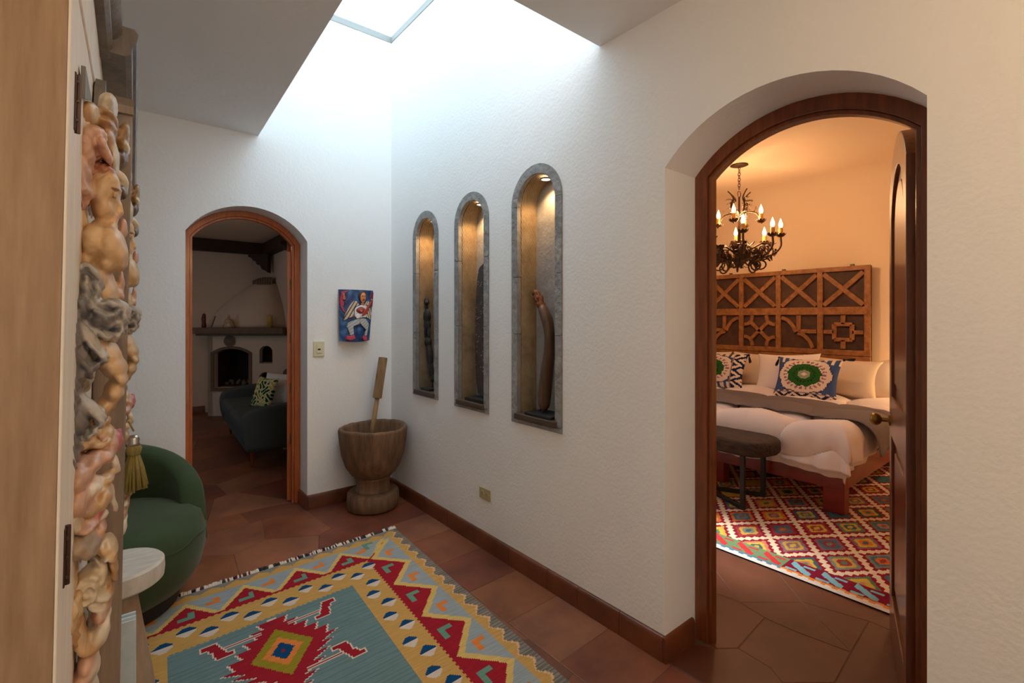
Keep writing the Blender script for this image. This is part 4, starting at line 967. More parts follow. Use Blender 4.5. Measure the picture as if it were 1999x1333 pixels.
b.faces.new(rows[0]); b.faces.new(rows[-1]); bmesh.ops.recalc_face_normals(b, faces=b.faces[:])
obj('hood', b, 'living_wall', t_, smooth=True)
b = bmesh.new()
cap = [Vector((1.68, 8.48)), Vector((1.90, 8.36))]
for k in range(7):
    a0 = k/7; a1 = a0+.11; p = cap[0].lerp(cap[1], a0); q = cap[0].lerp(cap[1], a1); h = .04+.075*math.sin(min(1, (k+1.5)/5)*PI/2)
    bb = bmesh.new(); V = [bb.verts.new((x, y, z)) for x, y in ((p.x, p.y), (q.x, q.y), (q.x, q.y+.25), (p.x, p.y+.25)) for z in (1.995, 1.995+h)]
    for f_ in ((0, 2, 3, 1), (2, 4, 5, 3), (4, 6, 7, 5), (6, 0, 1, 7), (1, 3, 5, 7), (0, 6, 4, 2)): bb.faces.new([V[i] for i in f_])
    join(b, bb)
obj('chimney_cap', b, 'mantel', t_, label='ribbed half round stone cap')
for k in range(9):
    px_ = .16+.045*k; bb = sculpt([((0, 0, 0), (.035+.01*(k % 3), .03, .026+.008*(k % 2)), (k, .3*k, k), srgb(120, 100, 90))], .008, 1)
    bb.transform(Matrix.Translation((px_, .22+.05*(k % 2), .455+.03*(k % 3 == 1))))
    bb.transform(FM); obj('hearth_stone', bb, 'rock', t_, smooth=True)
def on_mantel(x, y=-.05):
    v = FM @ Vector((x, y, 1.3185)); return v
v = on_mantel(-.03); t_ = thing('brown_candle', 'tall dark brown candle at the left end of the mantel shelf', 'candle', v)
b = lathe([(0, 0), (.028, 0), (.032, .03), (.026, .08), (.030, .13), (.024, .18), (.018, .205), (0, .21)], 12, v, rfun=lambda a, z: 1+.1*math.sin(3*a+z*40)); obj('body', b, 'browncandle', t_, smooth=True)
obj('wick', tube([v+Vector((0, 0, .205)), v+Vector((.002, 0, .225))], .002, 5), 'darkslot', t_)
v = on_mantel(.08); o = obj('thin_stick', tube([v, v+Vector((.05, .0, .17))], .007, 6), 'browncandle', label='thin brown stick leaning on the wall behind the mantel shelf', cat='stick')
v = on_mantel(.33); t_ = thing('clay_figurine', 'small pale clay bell figurine at the middle of the mantel shelf', 'figurine', v)
obj('bell_body', lathe([(0, 0), (.075, 0), (.078, .02), (.066, .06), (.055, .10), (.04, .125), (.015, .135), (0, .135)], 20, v), 'clay', t_, smooth=True)
obj('head', lathe([(0, 0), (.016, .006), (.020, .022), (.013, .04), (.006, .05), (.012, .056), (0, .064)], 14, v+Vector((0, 0, .132))), 'clay', t_, smooth=True)
obj('front_flower', lathe([(0, .01), (.02, .006), (.026, 0)], 10, mtx=Matrix.Translation(v+Vector((-.01, -.07, .04))) @ Matrix.Rotation(PI/2, 4, 'X')), 'ivory', t_)
obj('foot', lathe([(0, 0), (.02, 0), (.022, .02), (.014, .04), (0, .045)], 10, v+Vector((-.085, -.01, 0))), 'clay', t_, smooth=True)
v = on_mantel(.93); t_ = thing('yellow_candle', 'pale yellow pillar candle at the right end of the mantel shelf', 'candle', v)
obj('body', lathe([(0, 0), (.040, 0), (.040, .17), (.036, .19), (.03, .185), (.012, .18), (0, .18)], 18, v, rfun=lambda a, z: 1+.03*math.sin(5*a)), 'yellowcandle', t_, smooth=True)
obj('wick', tube([v+Vector((0, 0, .178)), v+Vector((.002, 0, .215))], .002, 5), 'darkslot', t_)
# beams and corbels
def beam(name, b, label): return obj(name, b, 'beam', label=label, cat='beam')
beam('ceiling_beam', box(-2.35, 1.95, 8.62, 8.798, 2.49, 2.668, .008), 'dark wooden beam along the far wall of the living room ceiling')
beam('ceiling_beam', box(1.80, 1.953, WY+T, 8.60, 2.49, 2.668, .008), 'dark wooden beam running along the right living room wall')
CB = [(0, 0), (.30, 0), (.30, -.05), (.25, -.07), (.23, -.11), (.19, -.12), (.17, -.17), (.12, -.19), (.09, -.25), (.04, -.27), (0, -.30)]
b = plate([(1.72-(.30-x)*.0, 0) if 0 else (x, z) for x, z in CB], [], .13, 'XZ', 0, bev=.003)
b.transform(Matrix.Translation((1.92, 8.58, 2.488)) @ Matrix.Rotation(PI*.82, 4, 'Z')); obj('corbel', b, 'beam', label='carved dark corbel in the far corner under the beams', cat='corbel')
b = plate(CB, [], .13, 'XZ', 0, bev=.003); b.transform(Matrix.Translation((1.953, 7.0, 2.488)) @ Matrix.Rotation(PI, 4, 'Z')); obj('corbel', b, 'beam', label='carved dark corbel under the right hand living room beam', cat='corbel')

# sofa
t_ = thing('sofa', 'dark teal grey two seat sofa in the living room seen end on', 'sofa', (1.41, 6.06, 0)); sofa_root = t_
sx0, sx1, sy0, sy1 = .945, 1.85, 5.10, 7.02
def rbox(x0, x1, y0, y1, z0, z1, r_, puff=0.):
    b = box(x0, x1, y0, y1, z0, z1, r_, 4); return b
obj('base', rbox(sx0+.03, sx1, sy0+.02, sy1-.02, .17, .33, .03), 'sofa', t_, smooth=True)
def arm(ya, yb):
    P_ = [(sx0+.03, .19), (sx1-.03, .19), (sx1-.03, .60), (sx1-.15, .625), (sx0+.30, .60), (sx0+.12, .575), (sx0+.02, .53), (sx0-.01, .44), (sx0+.0, .30)]
    b = plate([(p.x, p.y) for p in spline([(a, c_, 0) for a, c_ in P_+P_[:1]], 4)[:-1]], [], yb-ya, 'XZ', ya, bev=.035); return auto_smooth(obj('armrest', b, 'sofa', t_), 50)
arm(sy0, sy0+.16); arm(sy1-.16, sy1)
my = (sy0+sy1)/2
obj('seat_cushion', rbox(sx0-.01, sx1-.18, sy0+.165, my-.003, .32, .47, .05), 'sofa', t_, smooth=True)
obj('seat_cushion', rbox(sx0-.01, sx1-.18, my+.003, sy1-.165, .32, .47, .05), 'sofa', t_, smooth=True)
obj('backrest', rbox(sx1-.22, sx1, sy0+.14, sy1-.14, .30, .80, .07), 'sofa', t_, smooth=True)
for x in (sx0+.1, sx1-.08):
    for y in (sy0+.12, sy1-.12): obj('leg', lathe([(.014, .006), (.022, .18)], 12, (x, y, 0)), 'doorwood2', t_)
sofa_root.rotation_euler.z = math.radians(-2.6)
def cushion(w_, h_, th, n=44, pw=2.6, colf=None, ears=.10):
    """upright cushion centred on origin in XZ, front to -Y"""
    def half(sg):
        def f_(u, v):
            a = (u-.5)*2; b_ = (v-.5)*2
            prof_ = np.clip((1-np.abs(a)**pw), 0, 1)**.5*np.clip((1-np.abs(b_)**pw), 0, 1)**.5
            k = 1-ears*(1-np.abs(a)**2)*np.abs(b_)**2*1.0; k2 = 1-ears*(1-np.abs(b_)**2)*np.abs(a)**2
            return a*w_/2*k2, sg*th/2*prof_+0*a, b_*h_/2*k
        return f_
    def mk(sg):
        me = grid_mesh('c', n, n, half(sg), colf if colf is not None else (lambda u, v: np.ones((len(u), 3))*.8)); return me
    bm = bmesh.new(); a = mk(-1); bm.from_mesh(a); c_ = mk(1); bm.from_mesh(c_)
    bmesh.ops.remove_doubles(bm, verts=bm.verts[:], dist=1e-5); bmesh.ops.recalc_face_normals(bm, faces=bm.faces[:])
    return bm
def green_leaf(u, v):
    c = np.ones((len(u), 3))*np.array(srgb(226, 214, 176)[:3]); s = np.sin(u*21+2*np.sin(v*17))*np.sin(v*23+2*np.sin(u*13))
    c[s > .12] = srgb(60, 120, 50)[:3]; c[s > .55] = srgb(24, 60, 36)[:3]; c[(s < -.6)] = srgb(190, 180, 60)[:3]; return c
b = cushion(.38, .34, .10, colf=green_leaf); b.transform(Matrix.Translation((1.215, 5.72, .655)) @ Matrix.Rotation(math.radians(-74), 4, 'Z') @ Matrix.Rotation(-.32, 4, 'X'))
obj('leaf_cushion', b, 'fabric', smooth=True, label='cream cushion with green leaf print on the dark sofa', cat='cushion')
b = cushion(.44, .38, .15); b.transform(Matrix.Translation((1.37, 5.66, .675)) @ Matrix.Rotation(math.radians(-52), 4, 'Z') @ Matrix.Rotation(-.25, 4, 'X'))
obj('white_cushion', b, 'whitecush', smooth=True, label='plain white cushion leaning behind the leaf cushion on the sofa', cat='cushion')
obj('small_box', box(1.42, 1.50, 5.72, 5.80, .002, .05, .004), 'ivory', label='small pale box lying under the dark sofa', cat='box')

# ================================================================== BEDROOM
# rug
P2 = [srgb(*c)[:3] for c in ((206, 110, 50), (60, 96, 100), (120, 132, 120), (196, 160, 70), (150, 60, 60), (96, 120, 90), (70, 110, 130), (190, 120, 96), (130, 100, 110), (200, 170, 60))]
def rug2_cols(uc, vc):
    # u: from near edge into the room (X), v: along Y
    X = uc*3.0; Y = vc*4.5; c = np.ones((len(X), 3))*np.array(srgb(226, 206, 176)[:3]); red = np.array(srgb(140, 24, 44)[:3])
    pa, pb = .40, .30                     # diamond lattice
    x = (X-.20)/pa; y = (Y-.02)/pb
    s = x+y; d = x-y; ci = np.floor(s).astype(int); cj = np.floor(d).astype(int); fs = s-ci; fd_ = d-cj
    e = np.minimum(np.minimum(fs, 1-fs), np.minimum(fd_, 1-fd_))        # 0 on lattice lines
    teeth = .07+.075*np.abs(((s*3.2+d*3.2) % 1)-.5)*2*0+.075*(np.abs(((np.where(np.minimum(fs, 1-fs) < np.minimum(fd_, 1-fd_), d, s)*5) % 1)-.5)*2)
    c[e > .045] = red; m = e > .045
    c[(e > .045) & (e > teeth)] = red
    c[(e > .045) & (e < teeth-.03)] = srgb(226, 206, 176)[:3]
    h = (ci*7+cj*13); Pm = np.array(P2)
    for lev, th in enumerate((.17, .26, .34, .42)):
        tt = th+.03*(np.abs(((s+d)*4 % 1)-.5)*2-.5)
        m = e > tt; c[m] = Pm[(h[m]*(lev+2)+lev*3+(h[m]//3)) % 10]
    bd = X < .20                           # near border
    k = np.floor(Y/.17).astype(int); cb = np.where((k//5 % 2)[:, None] == 0, np.array(srgb(128, 22, 48)[:3]), np.array(srgb(110, 140, 100)[:3]))
    c[bd] = cb[bd]
    ly = (Y/.17) % 1; sg = bd & (X > .07) & (np.abs((X-.125)/.09-(ly-.5)*1.4) < .30) & (ly > .12) & (ly < .88)
    sg |= bd & (ly > .10) & (ly < .48) & (X > .158) & (X < .182); sg |= bd & (ly > .52) & (ly < .90) & (X > .072) & (X < .094)
    c[sg] = np.where((k//5 % 2)[:, None] == 0, np.array(srgb(126, 182, 196)[:3]), np.array(srgb(196, 60, 60)[:3]))[sg]
    m = X < .062+.012*(np.floor(Y/.03) % 2); c[m] = np.where((np.floor(Y/.85) % 2 == 0)[:, None], np.array(srgb(224, 140, 60)[:3]), np.array(srgb(90, 130, 150)[:3]))[m]
    m = X < .038+.012*(np.floor(Y/.03) % 2); c[m] = srgb(222, 218, 210)[:3]
    # side border near the door
    sb = Y < .22; c[sb] = srgb(128, 30, 50)[:3]; q = np.floor(X/.26).astype(int); lx = (X/.26) % 1
    c[sb & (lx > .06) & (lx < .94) & (Y > .03) & (Y < .19)] = srgb(132, 150, 142)[:3]
    zz = sb & (np.abs((Y-.11)/.07-np.where(q % 2 == 0, 1, -1)*(lx-.5)*1.6) < .35) & (lx > .15) & (lx < .85) & (Y > .04) & (Y < .18); c[zz] = srgb(160, 60, 60)[:3]
    c[Y < .018] = srgb(222, 150, 70)[:3]
    return c
t_ = thing('bedroom_kilim', 'multicoloured diamond pattern kilim rug under the bed', 'rug', (4.4, 2.2, 0))
R2O = (2.925, .40)
obj('woven_top', grid_mesh('rug2', 420, 560, lambda u, v: (R2O[0]+u*3.0, R2O[1]+v*4.2, .0085+0*u), rug2_cols), 'rug2', t_)
obj('backing', box(R2O[0]+.001, R2O[0]+2.999, R2O[1]+.001, R2O[1]+4.199, .0018, .0075), 'navy', t_)

# bed
BY0, BY1, BF = 1.211, 3.93, 4.116; RZ = .0095
t_ = thing('platform_bed', 'wide red stained wooden platform bed on the bedroom kilim', 'bed', (5.1, 2.57, RZ))
obj('mattress', box(4.14, 6.16, 1.26, 3.90, .34, .59, .05, 4), 'sheet', t_, smooth=True)
obj('foot_rail', box(BF, BF+.07, BY0, BY1, .187, .345, .004), 'bedred', t_)
for y in (BY0, BY1-.06): obj('side_rail', box(BF+.07, 6.2, y, y+.06, .187, .345, .004), 'bedred', t_)
for y in (BY0, 2.12, 3.0, BY1-.137): obj('leg', box(BF-.004, BF+.10, y-.002, y+.139, RZ, .19, .004), 'bedred', t_)
for y in (BY0, BY1-.137): obj('leg', box(5.95, 6.07, y, y+.137, RZ, .19, .004), 'bedred', t_)
# headboard: dark boards behind a lattice of lighter battens
hx = 6.19
t_ = thing('carved_headboard', 'large carved wooden lattice panel used as headboard against the far wall', 'headboard', (hx, 2.5, .35))
Y0, Y1 = 1.583, 3.44; pitch = (Y1-Y0-.06)/4; Z = [.36, .98, 1.09, 1.535, 2.02]
obj('dark_board', box(hx+.035, hx+.055, Y0, Y1, .36, 2.02), 'headdark', t_)
def batten(p, q, w_=.05, th=.03, name='batten', x=0.):
    (ya, za), (yb, zb) = p, q; d_ = Vector((yb-ya, zb-za)); n = Vector((-d_.y, d_.x)).normalized()*w_/2
    L_ = [(ya+n.x, za+n.y), (yb+n.x, zb+n.y), (yb-n.x, zb-n.y), (ya-n.x, za-n.y)]
    obj(name, plate(L_, [], th, 'YZ', hx+.034-th-x, bev=.004), 'headwood', t_)
def curved(pts, w_=.05, th=.03):
    P_ = spline([(a, b_, 0) for a, b_ in pts], 5); Lf, Rt = [], []
    for i, p in enumerate(P_):
        t = (P_[min(i+1, len(P_)-1)]-P_[max(i-1, 0)]).normalized(); n = Vector((-t.y, t.x))*w_/2; Lf.append((p.x+n.x, p.y+n.y)); Rt.append((p.x-n.x, p.y-n.y))
    obj('curved_batten', plate(Lf+Rt[::-1], [], th, 'YZ', hx+.034-th, bev=.003), 'headwood', t_)
for z, w_ in ((2.0, .05), (1.538, .085), (1.075, .06), (1.01, .06)): batten((Y0, z), (Y1, z), w_, .034, 'rail')
for k in range(5):
    y = Y0+.03+k*pitch
    batten((y, 1.57), (y, 1.98), .055, .032, 'stile'); batten((y, 1.10), (y, 1.50), .055, .032, 'stile'); batten((y, .36), (y, .98), .055, .032, 'stile')
for k in range(4):
    ya = Y0+.03+k*pitch+.035; yb = ya+pitch-.07; yc = (ya+yb)/2
    batten((ya, 1.60), (yb, 1.955), .05, .030); batten((ya, 1.955), (yb, 1.60), .05, .027)
    lo_, hi_ = 1.115, 1.49; zc = (lo_+hi_)/2
    if k == 0:      # square in a cross
        s = .085
        for p, q in (((yc-s, zc-s), (yc+s, zc-s)), ((yc-s, zc+s), (yc+s, zc+s)), ((yc-s, zc-s), (yc-s, zc+s)), ((yc+s, zc-s), (yc+s, zc+s))): batten(p, q, .042)
        for p, q in (((yc, zc+s), (yc, hi_)), ((yc, lo_), (yc, zc-s)), ((ya, zc), (yc-s, zc)), ((yc+s, zc), (yb, zc))): batten(p, q, .042)
    elif k == 2:    # star with corner arcs
        for p, q in (((yc-.1, zc-.1), (yc+.1, zc+.1)), ((yc-.1, zc+.1), (yc+.1, zc-.1))): batten(p, q, .042)
        for sy in (-1, 1):
            for sz in (-1, 1): curved([(yc+sy*.19, zc+sz*.075), (yc+sy*.14, zc+sz*.085), (yc+sy*.10, zc+sz*.12), (yc+sy*.085, zc+sz*.19)], .04)
    else:
        sg = 1 if k == 1 else -1
        batten((yc, zc), (yc, hi_), .045); batten((yc, zc), (yc-sg*.19, zc), .045)
        curved([(yc+sg*.19, zc+.16), (yc+sg*.12, zc+.13), (yc+sg*.06, zc+.06), (yc+sg*.03, zc-.01)], .042)
        curved([(yc+sg*.01, zc-.02), (yc-sg*.06, zc-.05), (yc-sg*.12, zc-.12), (yc-sg*.15, zc-.19)], .042)
    curved([(ya, .62), (ya+.1, .8), (yc, .93), (yb-.1, .8), (yb, .62)], .05)
for y in (1.75, 2.45, 3.1): obj('hanger', box(hx+.005, hx+.03, y-.02, y+.02, 1.98, 2.045, .006), 'hinge', t_)

# comforter: one soft quilted sheet lying over the mattress and hanging down its sides
def drop(top, r_, s):      # s: distance beyond edge -> (out, down)
    a = np.clip(s/(r_*PI/2), 0, 1)*PI/2; out = r_*np.sin(a); dn = r_*(1-np.cos(a)); ex = np.clip(s-r_*PI/2, 0, None); return out, dn+ex
def cloth(x_foot, x_head, y_side, y_far, top, over_foot, over_side, nx, ny, quilt=0., seed=1, rad=.09, thick=0):
    def fn(u, v):
        sx = -over_foot+u*(x_head-x_foot+over_foot); sy = -over_side+v*(y_far-y_side+over_side)
        fo, fdn = drop(top, rad, np.clip(-sx, 0, None)); so, sdn = drop(top, rad, np.clip(-sy, 0, None))
        x = x_foot+np.where(sx > 0, sx, -fo); y = y_side+np.where(sy > 0, sy, -so)
        z = top-np.maximum(fdn, sdn)-.25*np.minimum(fdn, sdn)
        hang = np.clip(np.maximum(fdn, sdn)/.3, 0, 1)
        if quilt:
            ln = np.abs(np.sin((sx+.12*np.abs(np.sin(sy*5.0)))*6.2+seed))**.35*np.abs(np.cos(((sy+.05*np.sin(sx*7))*5.0)))**.25
            pf = quilt*(ln-.55)*1.25
            z = z+pf*(1-hang); x = x-np.where(sx < 0, pf*.8, 0)*hang; y = y-np.where((sy < 0), pf*.8, 0)*hang
        fld = .012*np.sin(sy*23+2*np.sin(sy*7))+.008*np.sin(sy*47+sx*3)
        x = x-np.where(sx < 0, hang*(fld+.01), 0); fl2 = .016*np.sin(sx*19+1.5*np.sin(sx*5)); y = y-np.where(sy < 0, hang*(fl2+.02), 0)
        z = z+hang*.012*np.sin(sy*9+sx*6)
        return x, y, z
    return fn
def thicken(me, t):
    o = bpy.data.objects.new('s', me); COL.objects.link(o); m_ = o.modifiers.new('s', 'SOLIDIFY'); m_.thickness = t; m_.offset = 1
    dg = bpy.context.evaluated_depsgraph_get(); out = bpy.data.meshes.new_from_object(o.evaluated_get(dg), depsgraph=dg); bpy.data.objects.remove(o); return out
def flipn(me): me.flip_normals(); return me
o = obj('comforter', thicken(grid_mesh('q', 220, 250, cloth(4.15, 6.1, 1.27, 3.9, .612, .32, .26, 1, 1, quilt=.10, rad=.10)), .012), 'sheet', smooth=True, label='puffy white quilted comforter spread over the bed', cat='comforter')
o = obj('bed_sheet', thicken(grid_mesh('q', 60, 150, cloth(4.135, 4.8, 1.25, 3.9, .60, .33, .28, 1, 1, rad=.04, seed=4)), .004), 'sheet', smooth=True, label='thin white sheet hem hanging below the comforter at the bed foot', cat='sheet')
# throw across the bed, hanging over the near side
def throw_fn(u, v):
    s = -.30+v*(3.0); w0 = np.interp(s, [-.30, -.1, .08, .3, 1.0, 3], [4.34, 4.36, 4.40, 4.43, 4.44, 4.44]); w1 = np.interp(s, [-.30, 0, .3, 3], [5.02, 5.06, 5.14, 5.16])
    x = w0+(w1-w0)*u; so, dn = drop(0, .13, np.clip(-s, 0, None)); y = 1.215+np.where(s > 0, s, -so)
    hang = np.clip(dn/.3, 0, 1); y = y-hang*(.03+.018*np.sin(u*9+1))
    sx_ = x-4.15; sy_ = y-1.27; q = .07*1.25*(np.abs(np.sin((sx_+.12*np.abs(np.sin(sy_*5.0)))*6.2+1))**.35*np.abs(np.cos((sy_+.05*np.sin(sx_*7))*5.0))**.25-.55)
    return x, y, .658+q*.4*(1-hang)-dn+0*u
obj('grey_throw', thicken(grid_mesh('t', 40, 170, throw_fn), .008), 'throw', smooth=True, label='plain grey throw blanket laid across the white comforter', cat='blanket')

# pillows
def pil(name, w_, h_, th, loc, rz, rx, mm, label, cat, colf=None, group=None, roll=0., ears=.1):
    b = cushion(w_, h_, th, colf=colf, ears=ears)
    mt = Matrix.Translation(loc) @ Matrix.Rotation(rz, 4, 'Z') @ Matrix.Rotation(rx, 4, 'X') @ Matrix.Rotation(roll, 4, 'Y')
    t_ = thing(name, label, cat, loc, (0, 0, 0), group)
    b.transform(mt); obj('cover', b, mm, t_, smooth=True); return t_, mt
F = -PI/2      # front of the cushion towards -X
pil('pillow', .74, .42, .18, (5.92, 1.80, .835), F, -.35, 'pillow', 'cream pillow at the right end of the bed behind the cushion', 'pillow', roll=.05)
pil('pillow', .68, .40, .17, (5.98, 1.62, .805), F, -.25, 'pillow', 'crumpled cream pillow furthest right against the headboard', 'pillow', roll=-.18)
pil('pillow', .72, .42, .18, (5.95, 2.62, .835), F, -.35, 'pillow', 'cream pillow between the two patterned cushions', 'pillow', roll=.02)
pil('pillow', .66, .44, .16, (5.80, 2.26, .85), F, -.35, 'sheet', 'white pillow tucked behind the left side of the right patterned cushion', 'pillow', roll=-.06)
pil('pillow', .72, .42, .18, (5.95, 3.35, .835), F, -.35, 'pillow', 'cream pillow behind the leftmost patterned cushion', 'pillow')
def suzani(side):
    def f_(u, v):
        a = (u-.5)*2; b_ = (v-.5)*2
        if side: a, b_ = a*1.0, b_
        nb = np.array(srgb(66, 90, 140)[:3]); cr = np.array(srgb(230, 214, 196)[:3])
        c = np.ones((len(u), 3))*nb
        t = np.abs((a*9 % 2)-1); c[(np.abs(b_) > .70) & (t < .5)] = cr                            # ikat ends
        if side: pass
        q = -b_ if not side else a
        cx, cy = (0., .10) if not side else (-.16, 0.)
        A_ = (a-cx)/.78; B_ = (b_-cy)/.80; th = np.arctan2(B_, A_); rr = np.hypot(A_, B_)
        lob = 1.08+.09*np.abs(np.cos(th*4)); c[rr < lob] = cr
        pet = (rr > .72) & (rr < .88) & (np.sin(th*26) > .1); c[pet] = srgb(150, 110, 130)[:3]
        ln = (rr > lob-.06) & (rr < lob); c[ln] = srgb(60, 70, 110)[:3]
        c[rr < .68+.02*np.sin(th*9)] = srgb(44, 96, 40)[:3]; m = (rr > .36) & (rr < .46) & (np.sin(th*18+rr*20) > .2); c[m] = srgb(24, 60, 30)[:3]
        c[rr < .25] = srgb(150, 160, 130)[:3]; c[rr < .09] = srgb(236, 214, 210)[:3]
        # ikat zigzag strip
        s = (b_ < -.74) if not side else (a > .62)
        al = a if not side else b_; ac = (b_+.87)/.13 if not side else (a-.81)/.19
        zg = np.abs((al*3.5 % 2)-1); zz = np.floor(((zg+ac*.5)*2.2)) % 2
        cs = np.where((zz == 0)[:, None], cr, np.array(srgb(28, 40, 78)[:3])); c[s] = cs[s]
        e_ = (np.abs(b_+.74) < .03) if not side else (np.abs(a-.60) < .025); c[e_] = srgb(150, 130, 120)[:3]
        return c
    return f_
def navy_tassel(root, p, d_, n=14):
    p = Vector(p); d_ = Vector(d_).normalized(); b = lathe([(0, 0), (.012, .004), (.014, .016), (.009, .024), (0, .026)], 10, mtx=Matrix.Translation(p) @ d_.to_track_quat('Z', 'Y').to_matrix().to_4x4())
    for k in range(n):
        a = k*2.4; e_ = Vector((math.cos(a), math.sin(a), math.sin(a*1.7)))*.012; tube([p+d_*.02, p+d_*.06+e_*.6, p+d_*.10+e_], [.004, .005, .003], 4, b)
    obj('tassel', b, 'navy', root)
t_, mt = pil('patterned_cushion', .62, .47, .17, (5.60, 1.99, .815), F, -.42, 'fabric', 'navy and white cushion with a big green round flower, nearer the bed edge', 'cushion', colf=suzani(False), group='suzani cushions on the bed')
for a, b_, d_ in ((-.30, .235, (-.2, .3, -1)), (.30, .235, (0, -1, .1)), (-.30, -.235, (-.3, 1, 0)), (.30, -.235, (-.3, -1, 0))): navy_tassel(t_, mt @ Vector((a, 0, b_)), d_)
t_, mt = pil('patterned_cushion', .70, .45, .17, (5.62, 2.98, .83), F, -.40, 'fabric', 'navy and white cushion with a green flower, cut by the door frame', 'cushion', colf=suzani(True), group='suzani cushions on the bed')
for a, b_, d_ in ((.34, .225, (-.2, -.3, -1)), (.34, -.225, (-.3, -1, 0))): navy_tassel(t_, mt @ Vector((a, 0, b_)), d_)

# bench
t_ = thing('bench', 'dark hide topped bench with black steel legs at the foot of the bed', 'bench', (3.85, 2.2, RZ))
P_ = arch_pts(3.62, 4.06, 0, .001, .0015); 
outl = [(3.63, 2.75), (3.63, 1.72), (3.66, 1.64), (3.74, 1.59), (3.85, 1.565), (3.95, 1.58), (4.02, 1.63), (4.06, 1.70), (4.06, 2.75)]
b = plate(outl, [], .115, 'XY', .41, bev=.03); auto_smooth(obj('seat', b, 'hide', t_), 60)
for x, y in ((3.654, 1.733), (4.044, 1.753), (3.654, 2.60), (4.044, 2.60)): obj('leg', box(x-.016, x+.016, y-.016, y+.016, RZ, .415, .002, 1), 'steel', t_)
for p, q in (((3.654, 1.733), (4.044, 2.60)), ((4.044, 1.753), (3.654, 2.60))):
    d_ = Vector((q[0]-p[0], q[1]-p[1])); a = math.atan2(d_.y, d_.x)
    mt = Matrix.Translation((p[0], p[1], RZ+.016)) @ Matrix.Rotation(a, 4, 'Z'); obj('floor_bar', box(.0, d_.length, -.014, .014, -.016, .016, .002, 1, mtx=mt), 'steel', t_)

# chandelier
cx, cy, cz = 4.857, 2.34, 3.0
t_ = thing('chandelier', 'wrought iron chandelier with leaf scrolls and lit candle bulbs above the bed', 'chandelier', (cx, cy, cz))
C0 = Vector((cx, cy, 0))
obj('canopy', lathe([(0, 0), (.083, 0), (.085, -.006), (.07, -.012), (.02, -.022), (0, -.024)], 28, (cx, cy, cz)), 'iron', t_, smooth=True)
def torus(R_, r_, c_, ax_, seg=14, st=(1, 1)):
    q = Vector(ax_).to_track_quat('Z', 'Y').to_matrix(); pts = [Vector(c_)+q@Vector((R_*st[0]*math.cos(a), R_*st[1]*math.sin(a), 0)) for a in np.linspace(0, 2*PI, seg+1)]; return tube(pts, r_, 5)
b = torus(.016, .004, (cx, cy, cz-.035), (0, 1, 0)); z = cz-.065; k = 0
while z > 2.745: join(b, torus(.012, .0032, (cx, cy, z), (1, 0, 0) if k % 2 else (0, 1, 0), 12, (1, 1.5) if 1 else (1, 1))); z -= .028; k += 1
obj('chain', b, 'iron', t_, smooth=True)
obj('ring', torus(.03, .0045, (cx, cy, 2.705), (0, 1, 0), 20), 'iron', t_, smooth=True)
obj('stem', tube([(cx, cy, 2.68), (cx, cy, 2.5), (cx, cy, 2.2)], [.009, .011, .016], 10), 'iron', t_, smooth=True)
obj('body_cup', lathe([(0, .0), (.02, .0), (.035, .02), (.05, .05), (.042, .10), (.034, .16), (.046, .21), (.06, .235), (.05, .24), (0, .24)], 20, (cx, cy, 1.965), rfun=lambda a, z: 1+.10*math.sin(8*a)), 'iron', t_, smooth=True)
def leaf_mesh(p, d_, up, L_, w_, curl=.5, b=None):
    """serrated acanthus leaf from p along d_, curling towards up"""
    b = b if b is not None else bmesh.new(); p = Vector(p); d_ = Vector(d_).normalized(); up = Vector(up); up = (up-d_*up.dot(d_)).normalized(); sd = d_.cross(up); n = 8; row = []
    for k in range(n+1):
        s = k/n; ang = curl*s*2; c_ = p+d_*(L_*math.sin(ang)/max(ang, .01)*s if ang > .01 else L_*s)+up*(L_*s*(1-math.cos(ang))/max(ang, .01) if ang > .01 else 0)
        ww = w_*math.sin(PI*min(1, s*.92+.08))**.7*(1 if k % 2 else .62)
        row.append([b.verts.new(c_+sd*ww+up*ww*.35), b.verts.new(c_), b.verts.new(c_-sd*ww+up*ww*.35)])
    for r1, r2 in zip(row, row[1:]):
        for i in (0, 1): b.faces.new((r1[i], r1[i+1], r2[i+1], r2[i]))
    return b
def solid(b, t=.002):
    me = bpy.data.meshes.new('l'); b.to_mesh(me); b.free(); return thicken(me, t)
